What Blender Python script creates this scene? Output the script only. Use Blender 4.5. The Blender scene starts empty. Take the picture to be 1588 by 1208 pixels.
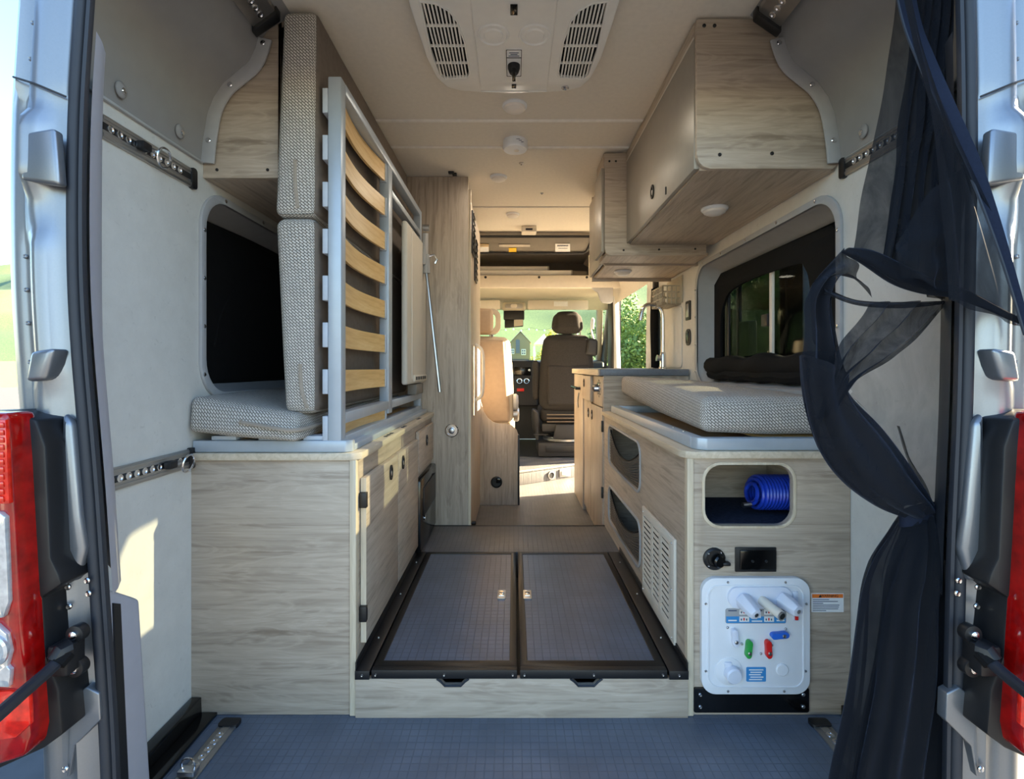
import bpy, bmesh, math, random
from mathutils import Vector, Matrix, noise
from mathutils.geometry import tessellate_polygon
random.seed(7)
SC = bpy.context.scene
COL = SC.collection
PI = math.pi

# ------------------------------------------------------------------ camera, world, sun, exposure
EYE = 0.98                     # camera height above the rear floor (m)
FOC = 770.0                    # focal length in pixels of the 1588x1208 frame
CX, CY = 797.0, 570.0          # where the viewing axis meets the frame
cam_d = bpy.data.cameras.new('camera')
cam = bpy.data.objects.new('camera', cam_d)
COL.objects.link(cam)
cam.location = (0, 0, EYE)
cam.rotation_euler = (PI/2, 0, 0)
cam_d.sensor_width = 36
cam_d.lens = 36*FOC/1588
cam_d.shift_x = -(CX-794)/1588
cam_d.shift_y = -(604-CY)/1588
cam_d.clip_start = 0.02
cam_d.clip_end = 2000
SC.camera = cam

SUN_DIR = Vector((1.0, 0.30, 0.395)).normalized()      # towards the sun
world = bpy.data.worlds.new('World')
SC.world = world
world.use_nodes = True
wn = world.node_tree
wn.nodes.clear()
w_out = wn.nodes.new('ShaderNodeOutputWorld')
w_bg = wn.nodes.new('ShaderNodeBackground')
w_sky = wn.nodes.new('ShaderNodeTexSky')
w_sky.sky_type = 'NISHITA'
w_sky.sun_disc = False
w_sky.sun_elevation = math.asin(SUN_DIR.z)
w_sky.sun_rotation = math.atan2(SUN_DIR.x, SUN_DIR.y)
w_sky.air_density = 1.2
w_sky.dust_density = 0.3
w_sky.ozone_density = 3.0
w_bg.inputs['Strength'].default_value = 0.62
wn.links.new(w_sky.outputs[0], w_bg.inputs[0])
wn.links.new(w_bg.outputs[0], w_out.inputs[0])

sun_d = bpy.data.lights.new('sun', 'SUN')
sun = bpy.data.objects.new('sun', sun_d)
COL.objects.link(sun)
sun.rotation_euler = SUN_DIR.to_track_quat('Z', 'Y').to_euler()
sun_d.energy = 64.0
sun_d.color = (1.0, 0.80, 0.52)
sun_d.angle = 0.009

SC.view_settings.view_transform = 'Standard'
SC.view_settings.look = 'None'
SC.view_settings.gamma = 1
SC.view_settings.use_curve_mapping = False
SC.view_settings.exposure = 0.28
try:
    SC.cycles.max_bounces = 14
    SC.cycles.diffuse_bounces = 8
    SC.cycles.glossy_bounces = 4
    SC.cycles.transparent_max_bounces = 24
    SC.cycles.sample_clamp_indirect = 6
except Exception:
    pass

# ------------------------------------------------------------------ helpers
WPOS = {}                      # object -> world position of its origin
EMPTIES = []

def P(px, py, d):              # a point at distance d seen at a pixel, in metres
    return Vector(((px-CX)*d/FOC, d, EYE-(py-CY)*d/FOC))

def pxz(pts, d):               # a list of pixels on the plane y = d, as (x, z)
    return [((px-CX)*d/FOC, EYE-(py-CY)*d/FOC) for px, py in pts]

def rrect(a0, a1, b0, b1, r, n=6):
    r = min(r, abs(a1-a0)/2-1e-4, abs(b1-b0)/2-1e-4)
    out = []
    for ca, cb, s in ((a1-r, b1-r, 0), (a0+r, b1-r, 1), (a0+r, b0+r, 2), (a1-r, b0+r, 3)):
        for i in range(n+1):
            t = (s+i/n)*PI/2
            out.append((ca+r*math.cos(t), cb+r*math.sin(t)))
    return out

def circ(a, b, r, n=24, rb=None):
    rb = rb or r
    return [(a+r*math.cos(2*PI*i/n), b+rb*math.sin(2*PI*i/n)) for i in range(n)]

def curve(pts, n=10):          # Catmull-Rom through a list of tuples
    out = []
    k = len(pts)
    for i in range(k-1):
        p0, p1, p2, p3 = pts[max(i-1, 0)], pts[i], pts[i+1], pts[min(i+2, k-1)]
        for j in range(n):
            t = j/n
            out.append(tuple(0.5*((2*b)+(-a+c)*t+(2*a-5*b+4*c-d)*t*t+(-a+3*b-3*c+d)*t**3)
                             for a, b, c, d in zip(p0, p1, p2, p3)))
    out.append(tuple(pts[-1]))
    return out

class MB:
    def __init__(self):
        self.v, self.f = [], []
    def add(self, vs, fs):
        o = len(self.v)
        self.v += [Vector(v) for v in vs]
        self.f += [tuple(i+o for i in f) for f in fs]
        return self
    def hexa(self, c):         # corners: bottom ring then top ring
        return self.add(c, [(3, 2, 1, 0), (4, 5, 6, 7), (0, 1, 5, 4), (1, 2, 6, 5), (2, 3, 7, 6), (3, 0, 4, 7)])
    def box(self, x0, x1, y0, y1, z0, z1):
        return self.hexa([(x0, y0, z0), (x1, y0, z0), (x1, y1, z0), (x0, y1, z0),
                          (x0, y0, z1), (x1, y0, z1), (x1, y1, z1), (x0, y1, z1)])
    def plate(self, outer, holes, plane, d0, d1):
        def m(p, d):
            return {'x': (d, p[0], p[1]), 'y': (p[0], d, p[1]), 'z': (p[0], p[1], d)}[plane]
        loops = [outer]+list(holes)
        flat = [p for l in loops for p in l]
        tris = tessellate_polygon([[Vector((p[0], p[1], 0)) for p in l] for l in loops])
        n = len(flat)
        vs = [m(p, d0) for p in flat]+[m(p, d1) for p in flat]
        fs = [tuple(t) for t in tris]+[tuple(i+n for i in reversed(t)) for t in tris]
        o = 0
        for l in loops:
            k = len(l)
            for i in range(k):
                j = (i+1) % k
                fs.append((o+i, o+j, o+j+n, o+i+n))
            o += k
        return self.add(vs, fs)
    def loft(self, rows, cu=False, cv=False, capu=False):
        nr, nc = len(rows), len(rows[0])
        vs = [p for r in rows for p in r]
        fs = []
        for i in range(nr if cv else nr-1):
            for j in range(nc if cu else nc-1):
                a, b = i, (i+1) % nr
                c, d = j, (j+1) % nc
                fs.append((a*nc+c, a*nc+d, b*nc+d, b*nc+c))
        if capu:
            fs.append(tuple(range(nc-1, -1, -1)))
            fs.append(tuple((nr-1)*nc+j for j in range(nc)))
        return self.add(vs, fs)
    def tube(self, pts, r, n=10, closed=False, flat=None):
        pts = [Vector(p) for p in pts]
        rows = []
        k = len(pts)
        up = None
        for i, p in enumerate(pts):
            a = pts[(i-1) % k] if (closed or i > 0) else p
            b = pts[(i+1) % k] if (closed or i < k-1) else p
            t = (b-a).normalized()
            if up is None:
                up = t.orthogonal().normalized()
            up = (up-t*up.dot(t)).normalized()
            s = t.cross(up)
            rr = r(i/(k-1)) if callable(r) else r
            rows.append([p+(up*math.cos(2*PI*j/n)+s*math.sin(2*PI*j/n)*(flat or 1))*rr for j in range(n)])
        return self.loft(rows, cu=True, cv=closed, capu=not closed)
    def cyl(self, p0, p1, r, n=18):
        return self.tube([p0, p1], r, n)
    def lathe(self, o, axis, prof, n=28):      # prof: (radius, height along axis)
        o, a = Vector(o), Vector(axis).normalized()
        u = a.orthogonal().normalized()
        w = a.cross(u)
        rows = [[o+a*h+(u*math.cos(2*PI*j/n)+w*math.sin(2*PI*j/n))*max(r, 1e-5) for j in range(n)] for r, h in prof]
        return self.loft(rows, cu=True, capu=True)
    def ball(self, c, rx, ry, rz, n=14, m=10):
        rows = []
        for i in range(m+1):
            t = PI*i/m
            s = max(math.sin(t), 1e-4)
            rows.append([(c[0]+rx*s*math.cos(2*PI*j/n), c[1]+ry*s*math.sin(2*PI*j/n), c[2]+rz*math.cos(t)) for j in range(n)])
        return self.loft(rows, cu=True)
    def mesh(self, name, bevel=0, seg=2, angle=35, smooth=True):
        me = bpy.data.meshes.new(name)
        bm = bmesh.new()
        vs = [bm.verts.new(v) for v in self.v]
        for f in self.f:
            try:
                bm.faces.new([vs[i] for i in f])
            except ValueError:
                pass
        bmesh.ops.remove_doubles(bm, verts=bm.verts, dist=1e-6)
        bmesh.ops.recalc_face_normals(bm, faces=bm.faces)
        if bevel:
            bm.normal_update()
            es = [e for e in bm.edges if len(e.link_faces) == 2 and e.calc_face_angle(0) > math.radians(30)]
            bmesh.ops.bevel(bm, geom=es, offset=bevel, segments=seg, affect='EDGES', profile=0.5, clamp_overlap=True)
        bm.to_mesh(me)
        bm.free()
        if smooth:
            me.polygons.foreach_set('use_smooth', [True]*len(me.polygons))
            me.set_sharp_from_angle(angle=math.radians(angle))
        return me
    def build(self, name, mat, parent=None, bevel=0, seg=2, angle=35, smooth=True, **tags):
        return place(name, self.mesh(name, bevel, seg, angle, smooth), mat, parent, **tags)

CAB = False                    # the cab is drawn in its own units: 1.13 m each, its floor 0.127 m lower
CAB_M = Matrix.Translation((0, 0, -.1274)) @ Matrix.Scale(1.13, 4)

def place(name, me, mat, parent=None, **tags):
    """link a mesh given in world coordinates; its origin goes to the middle of its bounds"""
    if CAB:
        me.transform(CAB_M)
    lo = Vector((min(v.co[i] for v in me.vertices) for i in range(3)))
    hi = Vector((max(v.co[i] for v in me.vertices) for i in range(3)))
    c = (lo+hi)/2
    if parent is None:
        c.z = lo.z
    me.transform(Matrix.Translation(-c))
    if mat is not None:
        for m in (mat if isinstance(mat, (list, tuple)) else [mat]):
            me.materials.append(m)
    o = bpy.data.objects.new(name, me)
    COL.objects.link(o)
    if parent is not None:
        o.parent = parent
        o.location = c-WPOS[parent]
    else:
        o.location = c
    WPOS[o] = c
    return tag(o, **tags)

def tag(o, label=None, cat=None, group=None, kind=None):
    if label: o['label'] = label
    if cat: o['category'] = cat
    if group: o['group'] = group
    if kind: o['kind'] = kind
    return o

def thing(name, label, cat, group=None):
    o = bpy.data.objects.new(name, None)
    COL.objects.link(o)
    o.empty_display_size = 0.05
    WPOS[o] = Vector((0, 0, 0))
    EMPTIES.append(o)
    return tag(o, label, cat, group)

def struct(name):
    o = bpy.data.objects.new(name, None)
    COL.objects.link(o)
    o.empty_display_size = 0.05
    WPOS[o] = Vector((0, 0, 0))
    EMPTIES.append(o)
    o['kind'] = 'structure'
    return o

def like(src, pos, parent, name=None):         # another piece that shares src's mesh
    o = bpy.data.objects.new(name or src.name.split('.')[0], src.data)
    COL.objects.link(o)
    if parent is not None:
        o.parent = parent
        o.location = Vector(pos)-WPOS[parent]
    else:
        o.location = pos
    WPOS[o] = Vector(pos)
    return o

def softbox(corners, r=0.03, puff=0.006, n=10, wob=0.0):
    """rounded upholstered block through 8 corners (bottom ring, top ring); returns verts, quads with axis and uv"""
    c = [Vector(p) for p in corners]
    hx = ((c[1]-c[0]).length+(c[2]-c[3]).length+(c[5]-c[4]).length+(c[6]-c[7]).length)/8
    hy = ((c[3]-c[0]).length+(c[2]-c[1]).length+(c[7]-c[4]).length+(c[6]-c[5]).length)/8
    hz = ((c[4]-c[0]).length+(c[5]-c[1]).length+(c[6]-c[2]).length+(c[7]-c[3]).length)/8
    h = (hx, hy, hz)
    r = min(r, min(h)*0.95)
    def grid(a):
        e = [a-r*(1-math.cos(t*PI/8)) if False else -a+r*t/4 for t in range(4)]
        m = [-a+r+(2*a-2*r)*i/n for i in range(n+1)]
        return e+m+[-x for x in reversed(e)]
    G = [grid(a) for a in h]
    idx, vs, qs = {}, [], []
    def vert(q):
        inner = [max(-(h[i]-r), min(h[i]-r, q[i])) for i in range(3)]
        d = Vector([q[i]-inner[i] for i in range(3)])
        p = Vector(inner)+(d.normalized()*r if d.length > 1e-9 else d)
        for i in range(3):
            if abs(abs(q[i])-h[i]) < 1e-9:
                a, b = [j for j in range(3) if j != i]
                p[i] += math.copysign(puff*(1-(q[a]/h[a])**2)*(1-(q[b]/h[b])**2), q[i])
        if wob:
            p += Vector((noise.noise(p*5+Vector((3, 1, 2))), noise.noise(p*5+Vector((9, 4, 7))), noise.noise(p*5)))*wob
        key = (round(q[0], 6), round(q[1], 6), round(q[2], 6))
        if key not in idx:
            u, v, w = [(p[i]/h[i]+1)/2 for i in range(3)]
            bot = (c[0]*(1-u)+c[1]*u)*(1-v)+(c[3]*(1-u)+c[2]*u)*v
            top = (c[4]*(1-u)+c[5]*u)*(1-v)+(c[7]*(1-u)+c[6]*u)*v
            idx[key] = len(vs)
            vs.append(bot*(1-w)+top*w)
        return idx[key]
    for ax in range(3):
        a, b = [j for j in range(3) if j != ax]
        for s in (-1, 1):
            for i in range(len(G[a])-1):
                for j in range(len(G[b])-1):
                    q, uv = [], []
                    for di, dj in ((0, 0), (1, 0), (1, 1), (0, 1)):
                        t = [0, 0, 0]
                        t[ax], t[a], t[b] = s*h[ax], G[a][i+di], G[b][j+dj]
                        q.append(vert(t))
                        uv.append((t[a]+(0.37 if ax == 0 else 0), t[b]))
                    qs.append((q, uv, (ax, s)))
    return vs, qs

def soft(name, corners, mat, parent=None, r=0.03, puff=0.006, n=10, wob=0.0, keep=None, **tags):
    vs, qs = softbox(corners, r, puff, n, wob)
    if keep:
        qs = [q for q in qs if keep(q[2])]
    me = bpy.data.meshes.new(name)
    me.from_pydata([tuple(v) for v in vs], [], [tuple(q[0]) for q in qs])
    uvl = me.uv_layers.new(name='UVMap')
    k = 0
    for q in qs:
        for uv in q[1]:
            uvl.data[k].uv = uv
            k += 1
    bm = bmesh.new()
    bm.from_mesh(me)
    loose = [v for v in bm.verts if not v.link_faces]
    bmesh.ops.delete(bm, geom=loose, context='VERTS')
    if not keep:
        bmesh.ops.recalc_face_normals(bm, faces=bm.faces)
    bm.to_mesh(me)
    bm.free()
    me.polygons.foreach_set('use_smooth', [True]*len(me.polygons))
    return place(name, me, mat, parent, **tags)

def corners(x0, x1, y0, y1, z0, z1):
    return [(x0, y0, z0), (x1, y0, z0), (x1, y1, z0), (x0, y1, z0), (x0, y0, z1), (x1, y0, z1), (x1, y1, z1), (x0, y1, z1)]

def screw(parent, p, axis, mat, r=0.006, name='screw'):
    return MB().lathe(p, axis, [(r, 0), (r, 0.002), (r*0.7, 0.0035), (r*0.2, 0.0028)], 10).build(name, mat, parent)

# ------------------------------------------------------------------ materials
def lin(r, g, b):
    return tuple(((c/255)/12.92 if c/255 <= 0.04045 else ((c/255+0.055)/1.055)**2.4) for c in (r, g, b))+(1,)

class NT:
    def __init__(self, name):
        self.m = bpy.data.materials.new(name)
        self.m.use_nodes = True
        self.t = self.m.node_tree
        self.b = self.t.nodes['Principled BSDF']
    def n(self, kind, **kw):
        nd = self.t.nodes.new('ShaderNode'+kind)
        for k, v in kw.items():
            if k in nd.inputs.keys():
                nd.inputs[k].default_value = v
            else:
                setattr(nd, k, v)
        return nd
    def l(self, a, b):
        self.t.links.new(a, b)
    def coord(self, kind='Object', scale=(1, 1, 1), rot=(0, 0, 0)):
        tc = self.n('TexCoord')
        mp = self.n('Mapping')
        mp.inputs['Scale'].default_value = scale
        mp.inputs['Rotation'].default_value = rot
        self.l(tc.outputs[kind], mp.inputs['Vector'])
        return mp.outputs[0]
    def ramp(self, fac, stops):
        r = self.n('ValToRGB')
        e = r.color_ramp.elements
        while len(e) < len(stops):
            e.new(0.5)
        for i, (p, c) in enumerate(stops):
            e[i].position, e[i].color = p, c
        self.l(fac, r.inputs['Fac'])
        return r.outputs['Color']
    def bump(self, h, strength=0.3, dist=0.002):
        b = self.n('Bump')
        b.inputs['Strength'].default_value = strength
        b.inputs['Distance'].default_value = dist
        self.l(h, b.inputs['Height'])
        self.l(b.outputs[0], self.b.inputs['Normal'])
    def math(self, op, a, b=None):
        m = self.n('Math', operation=op)
        for i, x in enumerate((a, b)):
            if x is None: continue
            if isinstance(x, (int, float)): m.inputs[i].default_value = x
            else: self.l(x, m.inputs[i])
        return m.outputs[0]

def plain(name, rgb, rough=0.5, metal=0.0, var=0.06, scale=30, bump=0.0, bscale=400, spec=0.5, coat=0.0):
    t = NT(name)
    c = lin(*rgb)
    no = t.n('TexNoise', Scale=scale, Detail=4.0)
    t.l(t.coord(), no.inputs['Vector'])
    dk = tuple(x*(1-var) for x in c[:3])+(1,)
    lt = tuple(min(1, x*(1+var)) for x in c[:3])+(1,)
    t.l(t.ramp(no.outputs['Fac'], [(0.3, dk), (0.7, lt)]), t.b.inputs['Base Color'])
    t.b.inputs['Roughness'].default_value = rough
    t.b.inputs['Metallic'].default_value = metal
    t.b.inputs['Specular IOR Level'].default_value = spec
    t.b.inputs['Coat Weight'].default_value = coat
    if bump:
        n2 = t.n('TexNoise', Scale=bscale, Detail=3.0)
        t.l(t.coord(), n2.inputs['Vector'])
        t.bump(n2.outputs['Fac'], bump, 0.001)
    return t.m

def wood(name, axis, base=(176, 161, 144), dark=(140, 125, 109), light=(192, 178, 161), rough=0.45):
    t = NT(name)
    s1 = {'x': (1.1, 9, 9), 'y': (9, 1.1, 9), 'z': (9, 9, 1.1)}[axis]
    s2 = {'x': (3.2, 75, 75), 'y': (75, 3.2, 75), 'z': (75, 75, 3.2)}[axis]
    a = t.n('TexNoise', Scale=1.6, Detail=5.0, Roughness=0.55, Distortion=1.4)
    t.l(t.coord(scale=s1), a.inputs['Vector'])
    b = t.n('TexNoise', Scale=1.0, Detail=3.0, Roughness=0.6)
    t.l(t.coord(scale=s2), b.inputs['Vector'])
    rings = t.math('FRACT', t.math('MULTIPLY', a.outputs['Fac'], 7.0))
    rr = t.math('POWER', t.math('ABSOLUTE', t.math('SUBTRACT', rings, 0.5)), 2.0)
    f = t.math('ADD', t.math('ADD', t.math('MULTIPLY', a.outputs['Fac'], 0.42), t.math('MULTIPLY', rr, 0.45)),
               t.math('MULTIPLY', b.outputs['Fac'], 0.55))
    t.l(t.ramp(f, [(0.32, lin(*dark)), (0.50, lin(*base)), (0.70, lin(*light))]), t.b.inputs['Base Color'])
    t.b.inputs['Roughness'].default_value = rough
    t.bump(b.outputs['Fac'], 0.12, 0.001)
    return t.m

def weave(name, light, dark, cell=0.0105):
    t = NT(name)
    br = t.n('TexBrick', offset=0.5)
    br.inputs['Scale'].default_value = 1.0
    br.inputs['Brick Width'].default_value = cell*1.25
    br.inputs['Row Height'].default_value = cell*0.62
    br.inputs['Mortar Size'].default_value = cell*0.13
    br.inputs['Mortar Smooth'].default_value = 0.6
    br.inputs['Color1'].default_value = lin(*light)
    br.inputs['Color2'].default_value = tuple(x*0.86 for x in lin(*light)[:3])+(1,)
    br.inputs['Mortar'].default_value = lin(*dark)
    t.l(t.coord('UV', rot=(0, 0, 0.72)), br.inputs['Vector'])
    no = t.n('TexNoise', Scale=260.0, Detail=2.0)
    t.l(t.coord('UV'), no.inputs['Vector'])
    mx = t.n('Mix', data_type='RGBA', blend_type='MULTIPLY')
    mx.inputs[0].default_value = 0.55
    t.l(br.outputs['Color'], mx.inputs[6])
    t.l(t.ramp(no.outputs['Fac'], [(0.25, (0.6, 0.6, 0.6, 1)), (0.7, (1, 1, 1, 1))]), mx.inputs[7])
    t.l(mx.outputs[2], t.b.inputs['Base Color'])
    t.b.inputs['Roughness'].default_value = 0.95
    t.b.inputs['Specular IOR Level'].default_value = 0.1
    inv = t.math('SUBTRACT', 1.0, br.outputs['Fac'])
    t.bump(inv, 0.7, 0.003)
    return t.m

def rubber(name, rgb, cell=0.023, rough=0.42, line=0.62):
    """studded rubber flooring: raised little squares with narrow grooves"""
    t = NT(name)
    br = t.n('TexBrick', offset=0.0)
    br.inputs['Scale'].default_value = 1.0
    br.inputs['Brick Width'].default_value = cell
    br.inputs['Row Height'].default_value = cell
    br.inputs['Mortar Size'].default_value = cell*0.07
    br.inputs['Mortar Smooth'].default_value = 0.5
    t.l(t.coord(), br.inputs['Vector'])
    c = lin(*rgb)
    no = t.n('TexNoise', Scale=9.0, Detail=6.0)
    t.l(t.coord(), no.inputs['Vector'])
    dk = tuple(x*0.82 for x in c[:3])+(1,)
    lt = tuple(x*1.15 for x in c[:3])+(1,)
    base = t.ramp(no.outputs['Fac'], [(0.3, dk), (0.7, lt)])
    mx = t.n('Mix', data_type='RGBA')
    t.l(br.outputs['Fac'], mx.inputs[0])
    t.l(base, mx.inputs[6])
    mx.inputs[7].default_value = tuple(x*line for x in c[:3])+(1,)
    t.l(mx.outputs[2], t.b.inputs['Base Color'])
    t.b.inputs['Roughness'].default_value = rough
    t.bump(t.math('SUBTRACT', 1.0, br.outputs['Fac']), 0.5, 0.002)
    return t.m

def wallboard(name, rgb):
    t = NT(name)
    no = t.n('TexNoise', Scale=14.0, Detail=9.0, Roughness=0.75)
    t.l(t.coord(), no.inputs['Vector'])
    no2 = t.n('TexNoise', Scale=55.0, Detail=4.0, Distortion=1.5)
    t.l(t.coord(), no2.inputs['Vector'])
    c = lin(*rgb)
    a = t.ramp(no.outputs['Fac'], [(0.3, tuple(x*0.9 for x in c[:3])+(1,)), (0.65, c)])
    b = t.ramp(no2.outputs['Fac'], [(0.26, (0.72, 0.72, 0.72, 1)), (0.36, (1, 1, 1, 1))])
    mx = t.n('Mix', data_type='RGBA', blend_type='MULTIPLY')
    mx.inputs[0].default_value = 0.5
    t.l(a, mx.inputs[6])
    t.l(b, mx.inputs[7])
    t.l(mx.outputs[2], t.b.inputs['Base Color'])
    t.b.inputs['Roughness'].default_value = 0.7
    return t.m

def glass(name, tint=(0.9, 0.95, 0.93), refl=0.08):
    t = NT(name)
    t.t.nodes.remove(t.b)
    tr = t.n('BsdfTransparent')
    tr.inputs[0].default_value = tint+(1,)
    gl = t.n('BsdfGlossy')
    gl.inputs['Roughness'].default_value = 0.03
    mx = t.n('MixShader')
    fr = t.n('LayerWeight')
    fr.inputs['Blend'].default_value = 0.25
    t.l(t.math('MULTIPLY', fr.outputs['Fresnel'], refl*4), mx.inputs[0])
    t.l(tr.outputs[0], mx.inputs[1])
    t.l(gl.outputs[0], mx.inputs[2])
    t.l(mx.outputs[0], t.t.nodes['Material Output'].inputs[0])
    return t.m

def gauze(name, rgb, cover):
    """fine insect netting: share of threads against open holes"""
    t = NT(name)
    tr = t.n('BsdfTransparent')
    mx = t.n('MixShader')
    no = t.n('TexNoise', Scale=7.0, Detail=7.0, Roughness=0.65, Distortion=0.8)
    t.l(t.coord(scale=(2.2, 2.2, 1)), no.inputs['Vector'])
    mr = t.n('MapRange')
    mr.inputs['From Min'].default_value, mr.inputs['From Max'].default_value = 0.3, 0.7
    mr.inputs['To Min'].default_value, mr.inputs['To Max'].default_value = max(0, cover-0.13), min(1, cover+0.10)
    t.l(no.outputs['Fac'], mr.inputs['Value'])
    t.l(mr.outputs[0], mx.inputs[0])
    t.l(tr.outputs[0], mx.inputs[1])
    t.l(t.b.outputs[0], mx.inputs[2])
    t.l(mx.outputs[0], t.t.nodes['Material Output'].inputs[0])
    t.b.inputs['Base Color'].default_value = lin(*rgb)
    t.b.inputs['Roughness'].default_value = 0.8
    t.b.inputs['Specular IOR Level'].default_value = 0.15
    t.b.inputs['Sheen Weight'].default_value = 0.12
    t.b.inputs['Sheen Tint'].default_value = (0.55, 0.68, 1, 1)
    return t.m

def glow(name, rgb, strength):
    t = NT(name)
    t.b.inputs['Base Color'].default_value = (0.85, 0.83, 0.8, 1)
    t.b.inputs['Emission Color'].default_value = lin(*rgb)
    t.b.inputs['Emission Strength'].default_value = strength
    no = t.n('TexNoise', Scale=20.0)
    t.l(t.coord(), no.inputs['Vector'])
    t.l(t.ramp(no.outputs['Fac'], [(0, (0.45, 0.45, 0.45, 1)), (1, (0.5, 0.5, 0.5, 1))]), t.b.inputs['Roughness'])
    return t.m

M = {}
for ax in 'xyz':
    M['wood_'+ax] = wood('light_oak_laminate_'+ax, ax)
M['wood_edge'] = wood('oak_edge_banding', 'z', (205, 190, 165), (188, 172, 148), (216, 203, 182))
M['wood_edge_y'] = wood('oak_edge_banding_long', 'y', (200, 186, 163), (180, 165, 143), (214, 200, 180))
M['birch'] = wood('birch_slat', 'y', (226, 186, 122), (205, 160, 98), (236, 202, 145), 0.4)
M['weave'] = weave('woven_upholstery', (226, 220, 211), (104, 97, 90))
M['taupe'] = plain('taupe_backing_cloth', (116, 106, 97), 0.9, 0, 0.08, 60, 0.3, 500, 0.2)
M['zip'] = plain('zipper_tape', (158, 146, 132), 0.7)
M['bluealu'] = plain('powder_coated_frame', (176, 186, 196), 0.38, 0.25, 0.03)
M['cap'] = plain('slat_end_plastic', (182, 190, 200), 0.5)
M['rubber'] = rubber('studded_rubber_rear', (96, 105, 118), line=.84)
M['rubber_mid'] = rubber('studded_rubber_deck', (102, 101, 102))
M['rubber_hatch'] = rubber('studded_rubber_hatch', (90, 99, 113), rough=0.34, line=.72)
M['rubber_cab'] = rubber('cab_rubber', (52, 54, 56))
M['wall'] = wallboard('cream_wallboard', (208, 206, 200))
M['ceil'] = plain('ceiling_fabric', (224, 216, 204), 0.85, 0, 0.03, 60, 0.15, 900, 0.2)
M['seam'] = plain('ceiling_seam', (232, 226, 216), 0.5)
M['acbody'] = plain('air_conditioner_plastic', (232, 229, 223), 0.45, 0, 0.02)
M['grey'] = plain('grey_moulded_trim', (142, 140, 139), 0.62, 0, 0.04, 20, 0.1, 700)
M['greylt'] = plain('light_grey_trim', (166, 166, 167), 0.55, 0, 0.04)
M['lav'] = plain('lavender_grey_plastic', (168, 168, 176), 0.55, 0, 0.03)
M['black'] = plain('black_plastic', (22, 22, 24), 0.45, 0, 0.1)
M['blackmat'] = plain('matt_black_fabric', (17, 17, 18), 0.9, 0, 0.15, 40, 0.2, 300, 0.2)
M['blackgl'] = plain('gloss_black', (12, 12, 13), 0.15)
M['blackalu'] = plain('black_anodised', (30, 29, 29), 0.35, 0.4)
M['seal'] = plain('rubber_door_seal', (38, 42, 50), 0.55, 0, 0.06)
M['paint'] = plain('silver_car_paint', (138, 142, 148), 0.36, 0.75, 0.02, 300, coat=0.3)
M['chrome'] = plain('chrome', (225, 225, 228), 0.12, 1.0, 0.02)
M['steel'] = plain('brushed_steel', (190, 190, 192), 0.3, 1.0, 0.04)
M['alu'] = plain('aluminium_track', (176, 172, 168), 0.35, 0.85, 0.05)
M['red'] = plain('red_lens', (150, 10, 8), 0.12, 0, 0.35, 40, coat=0.6)
M['redlit'] = plain('bright_red_lens', (214, 34, 16), 0.12, 0, 0.35, 60, coat=0.6)
M['clear'] = plain('clear_lens', (205, 208, 210), 0.08, 0.5, 0.2, 80, coat=0.6)
M['amber'] = plain('amber_lens', (222, 120, 20), 0.15, 0, 0.1, 80, coat=0.6)
M['white'] = plain('white_plastic', (228, 230, 234), 0.35, 0, 0.015)
M['whitehi'] = plain('white_fitting', (220, 224, 236), 0.3, 0, 0.02)
M['cream'] = plain('cream_plastic', (210, 203, 190), 0.5, 0, 0.02)
M['basket'] = plain('taupe_basket', (178, 168, 148), 0.5, 0, 0.03)
M['ivory'] = plain('ivory_plastic', (222, 214, 200), 0.5, 0, 0.02)
M['bluehose'] = plain('blue_hose', (28, 60, 176), 0.3, 0, 0.1)
M['carpet'] = plain('navy_carpet', (40, 46, 62), 0.95, 0, 0.3, 90, 0.6, 300, 0.1)
M['bluelab'] = plain('blue_label', (62, 140, 200), 0.4)
M['whitelab'] = plain('label_paper', (232, 232, 232), 0.5)
M['orangelab'] = plain('orange_label', (232, 120, 40), 0.5)
M['yellowlab'] = plain('yellow_label', (236, 190, 40), 0.5)
M['ink'] = plain('label_ink', (92, 100, 120), 0.6)
M['green'] = plain('green_plastic', (50, 160, 72), 0.35)
M['redp'] = plain('red_plastic', (214, 36, 34), 0.35)
M['bluep'] = plain('blue_plastic', (44, 104, 206), 0.35)
M['ctop'] = plain('grey_worktop', (112, 118, 128), 0.4, 0, 0.08, 80)
M['vinyl'] = plain('tan_seat_vinyl', (176, 153, 128), 0.6, 0, 0.04, 40, 0.1, 500)
M['vinyllt'] = plain('pale_seat_edge', (206, 190, 166), 0.55, 0, 0.03)
M['seat'] = plain('dark_seat_cloth', (50, 47, 45), 0.9, 0, 0.12, 90, 0.4, 600, 0.2)
M['seatp'] = plain('dark_seat_plastic', (36, 35, 36), 0.6)
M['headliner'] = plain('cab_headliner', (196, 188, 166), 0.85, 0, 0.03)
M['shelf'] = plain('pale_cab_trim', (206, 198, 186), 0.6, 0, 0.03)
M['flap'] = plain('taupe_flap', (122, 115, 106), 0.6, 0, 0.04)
M['flapdoor'] = plain('champagne_cabinet_front', (150, 143, 132), 0.38, 0.15, 0.03)
M['glass'] = glass('window_glass', (0.72, 0.78, 0.75))
M['privacy'] = glass('privacy_glass', (0.25, 0.265, 0.255), 0.03)
M['tinted'] = glass('lightly_tinted_glass', (0.66, 0.70, 0.68), 0.03)
M['netting'] = gauze('black_insect_netting', (15, 17, 22), 0.79)
M['netting2'] = gauze('black_netting_doubled', (15, 17, 22), 0.86)
M['nettingd'] = gauze('black_netting_folded', (15, 17, 23), 0.93)
M['sheer'] = gauze('single_sheer_netting', (70, 62, 54), 0.32)
M['navy'] = plain('navy_webbing', (26, 33, 50), 0.85, 0, 0.12, 200, 0.3, 700, 0.2)
M['greycloth'] = plain('pale_grey_curtain', (206, 204, 196), 0.9, 0, 0.05)
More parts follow.
